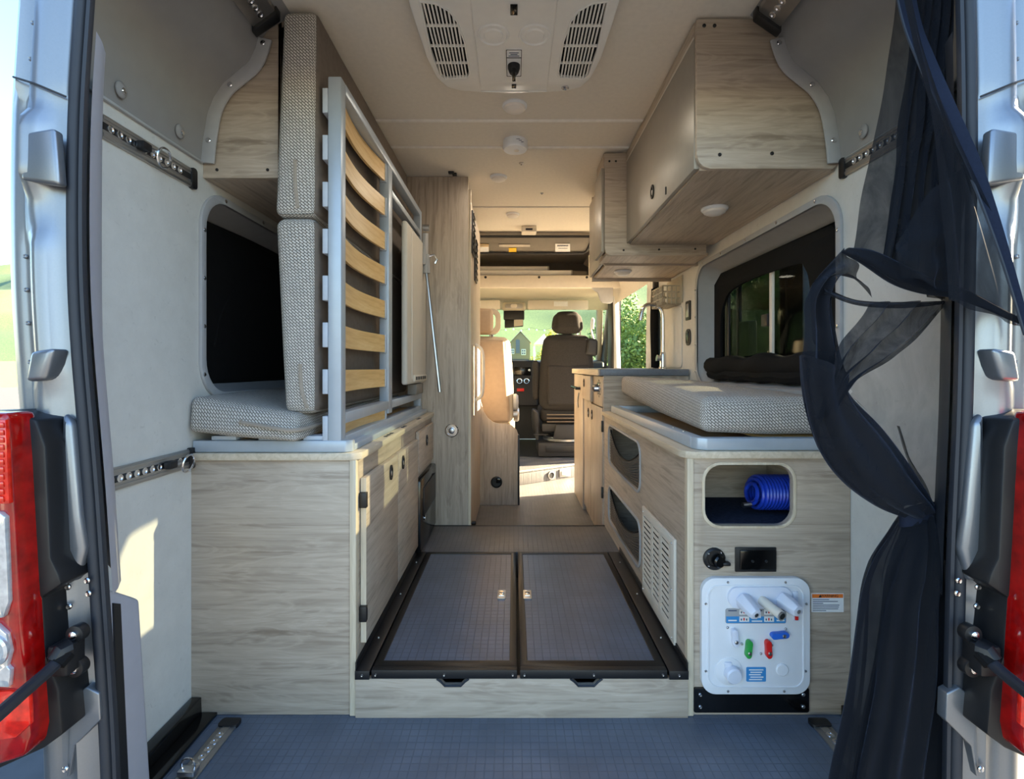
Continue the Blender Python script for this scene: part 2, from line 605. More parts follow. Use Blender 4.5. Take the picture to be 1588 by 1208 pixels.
M['mesh'] = plain('elastic_mesh', (104, 90, 76), 0.8)
M['lamp'] = plain('dome_lamp_diffuser', (232, 226, 220), 0.35, 0, 0.02)

# ------------------------------------------------------------------ main planes (metres)
WL, WR = -0.910, 0.951         # inner faces of the side walls
YF = 1.40                      # rear faces of the base cabinets
XL, XR = -0.4436, 0.487        # aisle faces of the base cabinets
ZD = 0.132                     # deck between the cabinets
ZC = 2.01                      # ceiling

# ------------------------------------------------------------------ floor
floor = MB().box(WL-.03, WR+.03, .90, 2.34, -.03, 0).build('floor', M['rubber'], kind='structure')
MB().box(XL-.02, XR+.02, 2.282, 2.662, 0, ZD).build('raised_deck', M['rubber_mid'], floor, bevel=.002)
MB().box(XL-.02, XR+.02, 2.655, 2.668, ZD-.02, ZD+.002).build('deck_edge', M['blackalu'], floor, bevel=.001)
MB().box(WL-.03, WR+.03, 2.342, 4.9, -.03, 0).build('aisle_floor', M['rubber_mid'], floor)
# the step up to the cab runs askew across the aisle
SLOPE = .63
def riser(x, off=0.0, z=0.0):      # a point on the riser face, off = distance in front of it
    return Vector((x+off*.533, 4.102+SLOPE*x-off*.846, z))
def riser_box(x0, x1, d0, d1, z0, z1):
    q = [riser(x0, d1), riser(x1, d1), riser(x1, d0), riser(x0, d0)]
    return MB().hexa([(p.x, p.y, z0) for p in q]+[(p.x, p.y, z1) for p in q])
MB().plate([(-.45, 4.102-.45*SLOPE), (.92, 4.102+.92*SLOPE), (.92, 4.80), (-.45, 4.80)], [], 'z', 0, .118).build('cab_step', M['rubber_mid'], floor, bevel=.003)
riser_box(-.40, .90, -.012, .006, .104, .121).build('step_edge', M['alu'], floor, bevel=.003)
for x in (.16, .29, .42):
    screw(floor, riser(x, .006, .112), (.533, -.846, 0), M['chrome'], .006)
MB().lathe(riser(.32, 0, .048), (.533, -.846, 0), [(.036, 0), (.036, .012), (.027, .014), (.027, .006), (.001, .006)]).build('floor_socket', M['alu'], floor)
MB().lathe(riser(.32, .007, .048), (.533, -.846, 0), [(.024, 0), (.024, .002)]).build('floor_socket_hole', M['black'], floor)
riser_box(.395, .495, 0, .010, .018, .088).build('outlet_frame', M['alu'], floor, bevel=.003)
riser_box(.412, .478, .010, .016, .034, .072).build('outlet_face', M['cream'], floor, bevel=.003)
CAB = True
MB().box(-.93, .96, 4.02, 5.45, .10, .213).build('cab_floor', M['rubber_cab'], floor)
CAB = False

# two cargo tracks let into the rear floor
def floor_track(x, label):
    t = thing('floor_track', label, 'cargo track', 'cargo tracks in the rear floor')
    MB().box(x-.024, x+.024, .93, 1.352, 0.0005, .006).build('rail', M['alu'], t, bevel=.0015)
    MB().box(x-.010, x+.010, .93, 1.352, .006, .0075).build('rail_groove', M['steel'], t)
    hb = MB()
    for i in range(15):
        hb.lathe((x, .96+i*.0254, .0075), (0, 0, 1), [(.0095, 0), (.0095, .0012), (.006, .0014), (.006, .0004)], 12)
    hb.build('slot_row', M['chrome'], t)
    MB().plate(rrect(x-.027, x+.027, 1.345, 1.377, .01), [], 'z', .0005, .010).build('end_cap', M['black'], t, bevel=.002)
floor_track(-.779, 'metal cargo track in the floor beside the pale moulded corner cover')
floor_track(.838, 'metal cargo track in the floor beside the black netting')
t = thing('floor_track_fitting', 'small metal stud fitting clipped in the floor track', 'track fitting')
MB().box(-.80, -.758, 1.175, 1.20, .008, .022).build('stud', M['steel'], t, bevel=.004)
MB().tube([(-.779+.016*math.cos(2*PI*i/20), 1.187, .03+.016*math.sin(2*PI*i/20)) for i in range(20)], .0025, 8, True).build('ring', M['chrome'], t)

# ------------------------------------------------------------------ side walls with window openings
WIN = rrect(1.455, 2.56, .905, 1.487, .10, 8)
WINH = rrect(1.447, 2.568, .897, 1.495, .104, 8)
WINO = rrect(1.432, 2.585, .882, 1.510, .115, 8)
wall_l = MB().plate([(.99, 0), (4.75, 0), (4.75, 1.60), (.99, 1.60)], [WINH], 'x', WL-.02, WL).build('wall_left', M['wall'], kind='structure')
DOORH = rrect(3.28, 4.72, .05, 1.64, .08, 5)
wall_r = MB().plate([(.99, 0), (4.95, 0), (4.95, 1.66), (.99, 1.66)], [WINH, DOORH], 'x', WR, WR+.02).build('wall_right', M['wall'], kind='structure')
COVE = [(0, 1.575), (.006, 1.64), (.02, 1.72), (.038, 1.765), (.066, 1.805), (.105, 1.838), (.14, 1.868), (.158, 1.905), (.168, 1.94), (.19, 1.968), (.245, 2.0), (.26, 2.012)]
def cove(side, y0, y1, name, mat, parent, inset=0.0):
    x0 = WL if side < 0 else WR
    rows = [[(x0-side*(d+inset), y, z) for d, z in COVE] for y in (y0, y1)]
    back = [[(x0-side*(d+inset)+side*.012, y, z+.010) for d, z in reversed(COVE)] for y in (y0, y1)]
    return MB().loft([a+b for a, b in zip(rows, back)], cu=True, capu=True).build(name, mat, parent, angle=60)
for sd, nm in ((-1, 'trim_4'), (1, 'trim_5')):
    cove(sd, 1.45, 4.95, nm, M['ceil'], None)['kind'] = 'structure'
ceil = MB().box(-.70, .74, .95, 3.80, ZC, ZC+.03).build('ceiling', M['ceil'], kind='structure')
for y, w in ((2.067, .010), (2.317, .009), (3.18, .008)):
    MB().tube([(-.66, y, ZC), (0, y, ZC-.002), (.70, y, ZC)], w*.8, 8).build('seam_strip', M['seam'], ceil)
wall_rear = MB().box(-.92, .95, .90, .96, 1.81, 2.06).build('wall_rear', M['paint'], kind='structure')
MB().box(WL-.02, -.66, .96, 5.0, ZC, ZC+.04).build('roof_edge', M['grey'], ceil)
MB().box(.70, WR+.02, .96, 5.0, ZC, ZC+.04).build('roof_edge', M['grey'], ceil)

# grey moulded rear corner trim, with its curved flange against the upper cabinets
def rear_trim(side, name):
    x0 = WL if side < 0 else WR
    t = struct(name)
    cove(side, .96, 1.452, 'moulded_panel', M['grey'], t, .003)
    prof = [(d, z) for d, z in COVE if z < 1.95]
    prof = [tuple(p) for p in curve(prof, 4)]
    inner = []
    for i, (d, z) in enumerate(prof):
        a, b = prof[max(i-1, 0)], prof[min(i+1, len(prof)-1)]
        tx, tz = b[0]-a[0], b[1]-a[1]
        l = math.hypot(tx, tz)
        inner.append((d+tz/l*.040, z-tx/l*.040))
    poly = [(x0-side*d, z) for d, z in prof]+[(x0-side*d, z) for d, z in reversed(inner)]
    fl = MB().plate(poly, [], 'y', 1.438, 1.446).build('flange', M['greylt'], t, bevel=.002)
    for k in (4, 17, 30):
        if k < len(prof):
            d = (prof[k][0]+inner[k][0])/2
            z = (prof[k][1]+inner[k][1])/2
            screw(t, (x0-side*d, 1.437, z), (0, -1, 0), M['chrome'], .0075)
    for y in (1.135, 1.335):
        MB().ball((x0-side*.012, y, 1.615), .007, .016, .019).build('screw_boss', M['grey'], t)
        screw(t, (x0-side*.018, y, 1.612), (-side, 0, 0), M['chrome'], .0075)
    MB().box(min(x0, x0-side*.010), max(x0, x0-side*.010), 1.0, 1.44, 1.571, 1.578).build('lower_lip', M['greylt'], t, bevel=.002)
    return t
rear_trim(-1, 'trim_1')
rear_trim(1, 'trim_2')

# ------------------------------------------------------------------ wall mounted cargo tracks
def wall_track(x, s, y0, y1, z, label, capy):
    t = thing('cargo_track', label, 'cargo track', 'cargo tracks on the side walls')
    a, b = (x, x+s*.008)
    MB().box(min(a, b), max(a, b), y0, y1, z-.026, z+.026).build('rail', M['alu'], t, bevel=.0015)
    for dz in (-.019, .019):
        MB().box(min(a, x+s*.010), max(a, x+s*.010), y0, y1, z+dz-.004, z+dz+.004).build('rail_lip', M['alu'], t, bevel=.001)
    MB().box(min(a, x+s*.0085), max(a, x+s*.0085), y0, y1, z-.008, z+.008).build('rail_groove', M['black'], t)
    hb = MB()
    for i in range(int((y1-y0-.03)/.0254)):
        hb.lathe((x+s*.0086, y0+.02+i*.0254, z), (s, 0, 0), [(.0092, 0), (.0092, .0015), (.0065, .0018), (.0065, .0002)], 12)
    hb.build('slot_row', M['chrome'], t)
    MB().plate(rrect(capy-.012, capy+.012, z-.029, z+.029, .009), [], 'x', min(a, x+s*.012), max(a, x+s*.012)).build('end_cap', M['black'], t, bevel=.002)
    return t
wall_track(WL, 1, 1.09, 1.395, 1.512, 'upper metal cargo track high on the speckled wall by the dark window', 1.398)
wall_track(WL, 1, 1.09, 1.385, .727, 'lower metal cargo track on the wall at the cabinet top', 1.390)
wall_track(WR, -1, 1.10, 1.425, 1.552, 'metal cargo track behind the black netting', 1.425)
def tie_ring(y, z, label):
    t = thing('tie_down_ring', label, 'tie-down ring', 'tie-down rings on the wall tracks')
    MB().box(WL+.010, WL+.030, y-.045, y-.015, z-.010, z+.010).build('stud', M['black'], t, bevel=.004)
    MB().cyl((WL+.020, y-.018, z), (WL+.026, y-.002, z), .006, 10).build('collar', M['steel'], t)
    MB().tube([(WL+.033+.004*math.sin(2*PI*i/28), y+.020+.023*math.cos(2*PI*i/28), z-.006+.023*math.sin(2*PI*i/28)) for i in range(28)],
              .0028, 8, True).build('ring', M['chrome'], t)
tie_ring(1.225, 1.512, 'chrome ring on a black stud in the upper wall track')
tie_ring(1.318, .728, 'chrome ring on a black stud in the lower wall track')
# overhead tracks in the coves at the back of the roof
for s, x, lab in ((-1, -.70, 'overhead cargo track above the striped oak cabinet end beside the upright cushions'),
                  (1, .715, 'overhead cargo track above the big oak wall cabinet')):
    t = thing('overhead_track', lab, 'cargo track', 'overhead cargo tracks')
    z = 1.955
    dx = s*.030
    MB().hexa([(x-dx, .98, z+.022), (x+dx, .98, z-.022), (x+dx, 1.40, z-.022), (x-dx, 1.40, z+.022),
               (x-dx, .98, z+.036), (x+dx, .98, z-.008), (x+dx, 1.40, z-.008), (x-dx, 1.40, z+.036)]).build('rail', M['alu'], t, bevel=.0015)
    hb = MB()
    for i in range(16):
        hb.lathe((x, .99+i*.0254, z), (-s*.59, 0, -.8), [(.0095, 0), (.0095, .0025), (.006, .003), (.006, .0005)], 12)
    hb.build('slot_row', M['chrome'], t)
    MB().hexa([(x-dx*1.15, 1.388, z+.012), (x+dx*1.15, 1.388, z-.036), (x+dx*1.15, 1.418, z-.036), (x-dx*1.15, 1.418, z+.012),
               (x-dx*1.15, 1.388, z+.04), (x+dx*1.15, 1.388, z-.006), (x+dx*1.15, 1.418, z-.006), (x-dx*1.15, 1.418, z+.04)]).build('end_cap', M['black'], t, bevel=.004)

# ------------------------------------------------------------------ windows
def window(side, name):
    t = struct(name)
    x = WL if side < 0 else WR
    o = side
    a, b = x-o*.010, x
    MB().plate(WINO, [WIN], 'x', min(a, b), max(a, b)).build('window_frame', M['greylt'], t, bevel=.003)
    w2 = rrect(1.485, 2.535, .935, 1.455, .09, 8)
    MB().loft([[(x-o*.008, p[0], p[1]) for p in WIN], [(x+o*.02, p[0], p[1]) for p in WIN], [(x+o*.105, p[0], p[1]) for p in w2]], cu=True).build('window_reveal', M['greylt'], t, angle=50)
    for y in (1.55, 1.78, 2.02, 2.26, 2.48):
        screw(t, (x-o*.010, y, 1.4985), (-o, 0, 0), M['chrome'], .006)
    for z in (.96, 1.10, 1.24, 1.38):
        screw(t, (x-o*.010, 1.4435, z), (-o, 0, 0), M['chrome'], .006)
        screw(t, (x-o*.010, 2.5725, z), (-o, 0, 0), M['chrome'], .006)
    return t
w1 = window(-1, 'window_1')
# quilted black blackout pad closes the dark window
soft('blackout_shade', corners(WL-.098, WL-.075, 1.49, 2.53, .93, 1.45), M['blackmat'], w1, r=.011, puff=.012, n=14, wob=.006)
MB().tube([(WL-.068, 1.62+.75*(i/30), 1.05+.33*math.sin(PI*(i/30))**.6) for i in range(31)], .0035, 6).build('shade_seam', M['blackmat'], w1)
MB().plate(rrect(1.47, 2.55, .92, 1.47, .09), [], 'x', WL-.125, WL-.108).build('backing', M['black'], w1)

w2 = window(1, 'window_2')
OPEN = [(2.455, 1.03), (1.71, 1.03), (1.70, 1.08), (1.715, 1.26), (1.745, 1.33), (1.80, 1.355), (2.10, 1.362), (2.33, 1.345), (2.42, 1.29), (2.455, 1.20)]
OPEN = [tuple(p) for p in curve(OPEN+[OPEN[0]], 5)][:-1]
MB().plate([(1.50, .935), (2.53, .935), (2.53, 1.40), (2.45, 1.445), (1.60, 1.44), (1.57, 1.41), (1.50, 1.41)], [OPEN], 'x', WR+.070, WR+.082).build('blackout_shade', M['blackmat'], w2, bevel=.004)
MB().tube([(WR+.052, y, .985+.006*math.sin(y*23)) for y in [1.52+i*.05 for i in range(21)]], lambda u: .046+.005*math.sin(u*17), 12).build('rolled_shade', M['blackmat'], w2)
MB().tube([(WR+.036, y, .947+.004*math.sin(y*31)) for y in [1.53+i*.05 for i in range(20)]], .026, 10).build('rolled_shade_hem', M['blackmat'], w2)
MB().plate(rrect(1.48, 2.54, .93, 1.46, .08), [], 'x', WR+.098, WR+.102).build('window_pane', M['privacy'], w2)
MB().plate(rrect(1.47, 2.55, .92, 1.47, .08), [rrect(1.50, 2.52, .95, 1.44, .06)], 'x', WR+.100, WR+.120).build('pane_gasket', M['black'], w2)
MB().box(WR+.086, WR+.097, 1.995, 2.018, .95, 1.44).build('window_mullion', M['ivory'], w2, bevel=.002)
MB().box(WR+.086, WR+.097, 2.40, 2.42, .95, 1.44).build('window_mullion', M['black'], w2, bevel=.002)
MB().box(WR+.078, WR+.097, 2.02, 2.07, 1.15, 1.20).build('window_latch', M['black'], w2, bevel=.004)

# ------------------------------------------------------------------ rear door surround: silver pillars, rubber seal
SEAL_L = [(1.90, -.742), (1.646, -.756), (1.53, -.765), (1.4125, -.7715), (1.179, -.7727), (1.06, -.768), (.945, -.7587), (.828, -.748), (.711, -.7388), (.594, -.732), (.477, -.7236), (.36, -.7154), (.234, -.7096), (0, -.705), (-.45, -.70)]
SEAL_R = [(1.90, .788), (1.646, .798), (1.4125, .802), (1.179, .798), (.945, .794), (.828, .790), (.711, .783), (.594, .780), (.477, .777), (.36, .775), (.234, .773), (0, .77), (-.45, .77)]
def edge_x(tab, z):
    for (z1, x1), (z0, x0) in zip(tab, tab[1:]):
        if z0 <= z <= z1:
            return x0+(x1-x0)*(z-z0)/(z1-z0)
    return tab[0][1] if z > tab[0][0] else tab[-1][1]
ZS = [1.90-i*.02 for i in range(118)]
def smooth_tab(tab):
    return {round(z, 3): sum(edge_x(tab, z+dz*.02) for dz in range(-5, 6))/11 for z in ZS}
def step(z, a, b, w=.015):     # 1 between a and b with soft shoulders
    g = lambda q: 1/(1+math.exp(max(-60, min(60, -q/w*2.2))))
    return g(z-a)*(1-g(z-b))
def pillar(side, tab, name):
    ex = smooth_tab(tab)
    t = struct(name)
    def ring(prof, off=0):
        return [[(ex[round(z, 3)]+side*d, y, z) for d, y in (prof(z) if callable(prof) else prof)] for z in ZS]
    # lining between the seal and the wall board
    wx = WL if side < 0 else WR
    rows = []
    for z in ZS:
        if z < .54 or z > 1.60: continue
        e = ex[round(z, 3)]
        rows.append([(e+side*.010, .915, z), (e+side*.024, .945, z), (e+side*.046, .98, z), ((e+side*.046)*.3+(wx-side*.006)*.7, 1.058, z), (wx-side*.004, 1.09, z), (wx+side*.01, 1.10, z)])
    MB().loft(rows).build('jamb_lining', M['lav'] if side < 0 else M['seal'], t, angle=50)  # same lining both sides; shade on the netting side painted as the dark tone
    # seal with two lips
    MB().loft(ring([(.034, .925), (.004, .902), (.004, .892), (.009, .890), (.0125, .8965), (.015, .8985), (.0175, .892), (.023, .888), (.030, .889), (.035, .896), (.037, .935)])).build('door_seal', M['seal'], t, angle=60)
    def prof(z):
        a = step(z, .96, 1.22)          # swelling above the lamp
        b = step(z, 1.30, 1.43, .008)   # bright block
        c = step(z, -.5, .62, .02)      # lower pocket
        d = step(z, 1.47, 3, .006)
        return [(.034, .925), (.037, .902-.002*d), (.048, .897-.003*d), (.056, .893-.012*a-.004*d), (.066, .884-.014*a-.012*b),
                (.074, .880-.010*a-.016*b+.010*c), (.090, .879+.004*a-.016*b+.012*c), (.097, .886+.008*a-.010*b+.004*c),
                (.104, .894+.004*a+.004*c), (.112, .896-.006*d), (.120, .893-.010*d), (.135, .896), (.146, .905), (.156, .925), (.18, .96), (.215, 1.02), (.25, 1.12), (.268, 1.4), (.27, 1.44)]
    MB().loft(ring(prof)).build('pillar_panel', M['paint'], t, angle=55)
    e = lambda z: ex[round(round(z/.02)*.02, 3)]
    # pressed details
    z0 = 1.475
    MB().tube([(e(z0)+side*.038, .893, z0-.008), (e(z0)+side*.075, .872, z0+.004), (e(z0)+side*.12, .880, z0+.020)], .0018, 6).build('panel_joint', M['seal'], t)
    for d, z in ((.070, 1.492), (.106, 1.60), (.106, 1.535), (.108, 1.18), (.108, 1.12), (.108, 1.06), (.108, .99), (.110, 1.36), (.110, 1.33)):
        screw(t, (e(z)+side*d, .895, z), (0, -1, 0), M['paint'], .0040)
    blk = pxz([(40, 208), (88, 200), (95, 288), (36, 280)], .87)
    def mir(p):
        return p if side < 0 else [(-x+.032, z) for x, z in p]
    MB().plate(mir(blk), [], 'y', .864, .885).build('stop_block', M['paint'], t, bevel=.006, seg=3)
    MB().plate(mir(pxz([(52, 545), (88, 540), (74, 590), (44, 592)], .87)), [], 'y', .862, .90).build('pressing', M['paint'], t, bevel=.008, seg=3)
    # lower pressings beside the lamp
    MB().plate(mir(pxz([(96, 640), (112, 655), (124, 800), (132, 850), (118, 905), (100, 895), (96, 800)], .88)), [], 'y', .876, .90).build('pressing', M['paint'], t, bevel=.010, seg=3)
    MB().plate(mir(pxz([(104, 1090), (130, 1068), (150, 1078), (152, 1120), (112, 1160), (104, 1208), (100, 1208)], .88)), [], 'y', .884, .905).build('pressing', M['paint'], t, bevel=.008, seg=3)
    for px, py in ((106, 910), (108, 940), (136, 900), (138, 920), (102, 1192)):
        x, z = pxz([(px, py)], .88)[0]
        if side > 0: x = -x+.032
        screw(t, (x, .880, z), (0, -1, 0), M['chrome'], .0055)
    return t
pillar(-1, SEAL_L, 'wall_rear_left')
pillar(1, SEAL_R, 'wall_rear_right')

def tail_light(side, label):
    t = thing('tail_light', label, 'tail light', 'tail lights')
    def q(pts, d):
        p = pxz(pts, d)
        return p if side < 0 else [(-x+.036, z) for x, z in p]
    X = lambda x: x if side < 0 else -x+.036
    d = .855
    MB().plate(q([(-70, 640), (30, 636), (70, 650), (84, 690), (92, 860), (104, 885), (108, 900), (78, 920), (85, 1010), (104, 1060), (110, 1128), (80, 1150), (10, 1182), (-70, 1182)], d), [], 'y', .838, .905).build('housing', M['black'], t, bevel=.004)
    lens = q([(-70, 638), (42, 638), (47, 700), (58, 900), (74, 1120), (68, 1150), (0, 1172), (-70, 1176)], .835)
    l = MB().plate(lens, [], 'y', .800, .852).build('lens', M['red'], t, bevel=.008, seg=3)
    MB().plate(q([(-60, 650), (14, 650), (20, 780), (-60, 780)], .80), [], 'y', .794, .802).build('brake_lens', M['redlit'], l, bevel=.002)
    for k in range(11):
        MB().plate(q([(-60, 654+k*11.4), (13, 654+k*11.4), (14, 663+k*11.4), (-60, 663+k*11.4)], .80), [], 'y', .7915, .795).build('lens_facet', M['redlit'], l, bevel=.002)
    MB().plate(q([(-60, 1075), (20, 1068), (50, 1075), (52, 1120), (30, 1140), (-60, 1155)], .80), [], 'y', .794, .802).build('fog_lens', M['redlit'], l, bevel=.002)
    MB().plate(q([(-60, 792), (6, 792), (15, 800), (20, 930), (12, 955), (-60, 960)], .80), [], 'y', .792, .802).build('clear_lens', M['clear'], l, bevel=.003)
    MB().plate(q([(-60, 848), (4, 850), (4, 868), (-60, 866)], .80), [], 'y', .789, .793).build('amber_lens', M['amber'], l)
    MB().plate(q([(-60, 965), (0, 965), (16, 980), (22, 1008), (16, 1030), (22, 1035), (20, 1062), (-60, 1060)], .80), [], 'y', .793, .802).build('reverse_lens', M['clear'], l, bevel=.002)
    c = q([(-3, 1005)], .80)[0]
    MB().lathe((c[0], .793, c[1]), (0, -1, 0), [(.026, 0), (.026, .004), (.022, .006), (.018, .002), (.001, .001)], 24).build('reverse_reflector', M['clear'], l)
    for z0, z1 in ((.89, .76), (.74, .60), (.58, .44)):      # glossy vertical ribs in the lens edge
        MB().box(min(X(-.858), X(-.852)), max(X(-.858), X(-.852)), .795, .803, z1, z0).build('lens_rib', M['redlit'], l, bevel=.002)
    return t
tail_light(-1, 'red tail light with clear reverse lamp beside the pale grey box and wall')
tail_light(1, 'red tail light in the pillar beside the hanging black netting')

def check_strap(side, label):
    t = thing('door_check_strap', label, 'door strap', 'door check straps')
    X = lambda x: x if side < 0 else -x+.034
    def Q(px, py, d):
        p = P(px, py, d)
        return (X(p.x), p.y, p.z)
    a, b = Q(103, 985, .868), Q(134, 1030, .868)
    MB().box(min(a[0], b[0]), max(a[0], b[0]), .830, .868, b[2], a[2]).build('bracket', M['black'], t, bevel=.005)
    for py in (981, 1033):
        c = Q(121, py, .86)
        MB().plate(circ(c[0], c[2], .015), [], 'y', .852, .868).build('bracket_ear', M['black'], t, bevel=.003)
        MB().lathe((c[0], .852, c[2]), (0, -1, 0), [(.0075, 0), (.0075, .004), (.004, .006)], 12).build('bolt', M['chrome'], t)
    MB().tube([Q(108, 1005, .84), Q(95, 1010, .83), Q(88, 1022, .825)], .014, 10).build('pivot', M['black'], t)
    MB().tube([Q(104, 1012, .835), Q(88, 1030, .82)], .013, 10).build('boot', M['blackmat'], t)
    MB().tube([Q(92, 1024, .825), Q(70, 1045, .80), Q(35, 1075, .74), Q(0, 1106, .69), Q(-40, 1140, .63)], .0095, 10).build('strap', M['seal'], t)
check_strap(-1, 'black door check strap bolted next to the pale grey box side')
check_strap(1, 'black door check strap bolted next to the black netting')

# the two rear doors stand open outwards, held by their straps
for s_, lab in ((-1, 'open rear van door on the side of the folded-up bed'), (1, 'open rear van door on the netting side')):
    t = thing('rear_door', lab, 'vehicle door', 'open rear doors')
    hx0, hy0 = s_*.995+.016, .83
    dr_ = Vector((s_*.36, -.933, 0))
    nr_ = Vector((s_*.933, .36, 0))
    def leaf(u0, u1, v0, v1, z0, z1):
        o = Vector((hx0, hy0, 0))
        q = [o+dr_*u+nr_*v for u, v in ((u0, v0), (u1, v0), (u1, v1), (u0, v1))]
        return MB().hexa([(p.x, p.y, z0) for p in q]+[(p.x, p.y, z1) for p in q])
    leaf(0, .78, 0, .04, -.12, .98).build('lower_shell', M['paint'], t, bevel=.01)
    leaf(0, .10, 0, .04, .98, 1.72).build('window_post', M['paint'], t, bevel=.01)
    leaf(.68, .78, 0, .04, .98, 1.72).build('window_post', M['paint'], t, bevel=.01)
    leaf(.10, .68, 0, .04, 1.58, 1.72).build('window_header', M['paint'], t, bevel=.01)
    leaf(.10, .68, .015, .02, .98, 1.58).build('window_pane', M['privacy'], t)
    leaf(.06, .72, -.02, 0, .0, .90).build('inner_trim', M['greylt'], t, bevel=.006)
    leaf(.60, .66, -.045, -.02, .45, .60).build('inner_handle', M['black'], t, bevel=.006)

# pale moulded box in the rear corner, black skirting
t = thing('corner_cover', 'lavender grey moulded cover against the speckled wall above the floor', 'cover')
MB().hexa([(WL, .99, 0), (-.802, .99, 0), (-.798, 1.10, 0), (WL, 1.10, 0), (WL, .99, .545), (-.822, .99, .545), (-.815, 1.085, .475), (WL, 1.085, .475)]).build('shell', M['lav'], t, bevel=.010, seg=3)
MB().hexa([(-.806, 1.010, .005), (-.797, 1.010, .005), (-.797, 1.034, .005), (-.806, 1.034, .005), (-.824, 1.012, .50), (-.8155, 1.012, .50), (-.8155, 1.03, .49), (-.824, 1.03, .49)]).build('rubber_strip', M['black'], t)
bb = MB().box(WL, WL+.030, 1.0, YF, 0, .052).box(WL+.030, WL+.075, 1.0, YF, 0, .010).build('baseboard_left', M['blackgl'], kind='structure', bevel=.003)
MB().box(WR-.030, WR, 1.0, YF, 0, .030).build('baseboard_right', M['blackgl'], kind='structure', bevel=.003)

# ------------------------------------------------------------------ hatch deck between the cabinets
t = thing('storage_step', 'oak front board with two finger notches below the floor hatches', 'step')
def notch(c, w=.045, dp=.020):
    return [(c+w, ZD-.022), (c+w*.75, ZD-.030), (c+w*.5, ZD-.022-dp), (c-w*.5, ZD-.022-dp), (c-w*.75, ZD-.030), (c-w, ZD-.022)]
MB().plate([(XL, 0), (XR, 0), (XR, ZD-.022)]+notch(.202)+notch(-.171)+[(XL, ZD-.022)], [], 'y', YF-.012, YF+.006).build('front_board', M['wood_x'], t, bevel=.0012)
for c in (.202, -.171):
    MB().tube([(x, YF-.012, z) for x, z in notch(c)], .003, 6).build('notch_edge', M['seal'], t)
MB().box(XL+.02, XR-.02, YF+.03, 2.27, .004, .02).build('well_floor', M['black'], t)

def hatch(x0, x1, lx, label):
    t = thing('floor_hatch', label, 'hatch', 'floor hatches')
    y0, y1 = YF+.004, 2.275
    MB().plate([(x0, y0), (x1, y0), (x1, y1), (x0, y1)], [[(x0+.022, y0+.030), (x1-.022, y0+.030), (x1-.022, y1-.022), (x0+.022, y1-.022)]], 'z', ZD-.016, ZD+.003).build('frame', M['blackalu'], t, bevel=.0015)
    MB().box(x0+.022, x1-.022, y0+.030, y1-.022, ZD-.014, ZD).build('panel', M['rubber_hatch'], t)
    MB().box(x0, x1, y0-.020, y0, ZD-.020, ZD+.004).build('front_lip', M['black'], t, bevel=.002)
    for k in (.03, .5, .97):
        screw(t, (x0+(x1-x0)*k, y0-.020, ZD-.008), (0, -1, 0), M['steel'], .0035)
    l = MB().plate(rrect(lx-.015, lx+.015, 1.815, 1.885, .003), [], 'z', ZD+.0005, ZD+.004).build('latch', M['steel'], t, bevel=.001)
    MB().box(lx-.010, lx+.010, 1.835, 1.86, ZD+.003, ZD+.007).build('latch_tongue', M['chrome'], l, bevel=.002)
    MB().lathe((lx, 1.868, ZD+.003), (0, 0, 1), [(.006, 0), (.006, .003)], 10).build('latch_key', M['chrome'], l)
hatch(-.398, .009, -.046, 'studded grey floor hatch beside the two oak cupboard doors')
hatch(.017, .428, .050, 'studded grey floor hatch beside the louvred oak cabinet side')
for s, x0, x1, lab in ((-1, XL+.001, -.402, 'black metal angle strip along the cupboard doors'), (1, .432, XR-.001, 'black metal angle strip along the louvred cabinet side')):
    t = thing('floor_angle', lab, 'edge strip', 'black angle strips beside the hatches')
    MB().box(x0, x1, YF-.016, 2.275, ZD-.004, ZD+.004).build('flat_leg', M['black'], t, bevel=.001)
    xa = x0 if s < 0 else x1-.004
    MB().box(xa, xa+.004, YF-.016, 2.275, ZD+.004, ZD+.026).build('upright_leg', M['black'], t, bevel=.001)
    MB().box(x0, x1, YF-.020, YF-.016, ZD-.020, ZD+.004).build('front_lip', M['black'], t, bevel=.001)
    screw(t, ((x0+x1)/2, YF-.020, ZD-.007), (0, -1, 0), M['steel'], .0035)
    for y in (1.55, 1.85, 2.15):
        screw(t, ((x0+x1)/2, y, ZD+.004), (0, 0, 1), M['steel'], .0035)

# ------------------------------------------------------------------ base cabinet with cupboard doors
t = thing('base_cabinet', 'oak base cabinet with two cupboard doors under the folded-up bed', 'cabinet')
MB().box(WL, XL-.018, YF, YF+.018, 0.001, .72).build('end_panel', M['wood_x'], t, bevel=.001)
MB().box(XL-.018, XL, YF-.006, YF+.018, 0.001, .72).build('corner_post', M['wood_edge'], t, bevel=.002)
MB().box(XL-.018, XL, YF+.018, 2.668, ZD, .72).build('side_panel', M['wood_y'], t)
def oval_pull(parent, x, y, z, s, ry=.017, rz=.026):
    h = MB().plate(circ(y, z, ry, 24, rz), [circ(y, z, ry*.62, 24, rz*.68)], 'x', min(x, x+s*.005), max(x, x+s*.005)).build('pull', M['black'], parent, bevel=.0012)
    MB().plate(circ(y, z, ry*.62, 24, rz*.68), [], 'x', min(x, x+s*.001), max(x, x+s*.001)).build('pull_recess', M['blackgl'], h)
    MB().plate(circ(y, z-rz*.1, ry*.3, 14, rz*.35), [], 'x', min(x, x+s*.004), max(x, x+s*.004)).build('pull_catch', M['steel'], h, bevel=.0006)
for y0, y1, ph in ((1.432, 1.828, 1.715), (1.834, 2.205, 1.90)):
    d = MB().box(XL+.002, XL+.018, y0, y1, .188, .662).build('door', M['wood_y'], t, bevel=.0015)
    oval_pull(d, XL+.018, ph, .618, 1)
    if y0 < 1.5:
        for z in (.60, .274):
            MB().box(XL+.001, XL+.022, y0-.014, y0+.002, z-.022, z+.022).build('hinge', M['black'], d, bevel=.002)
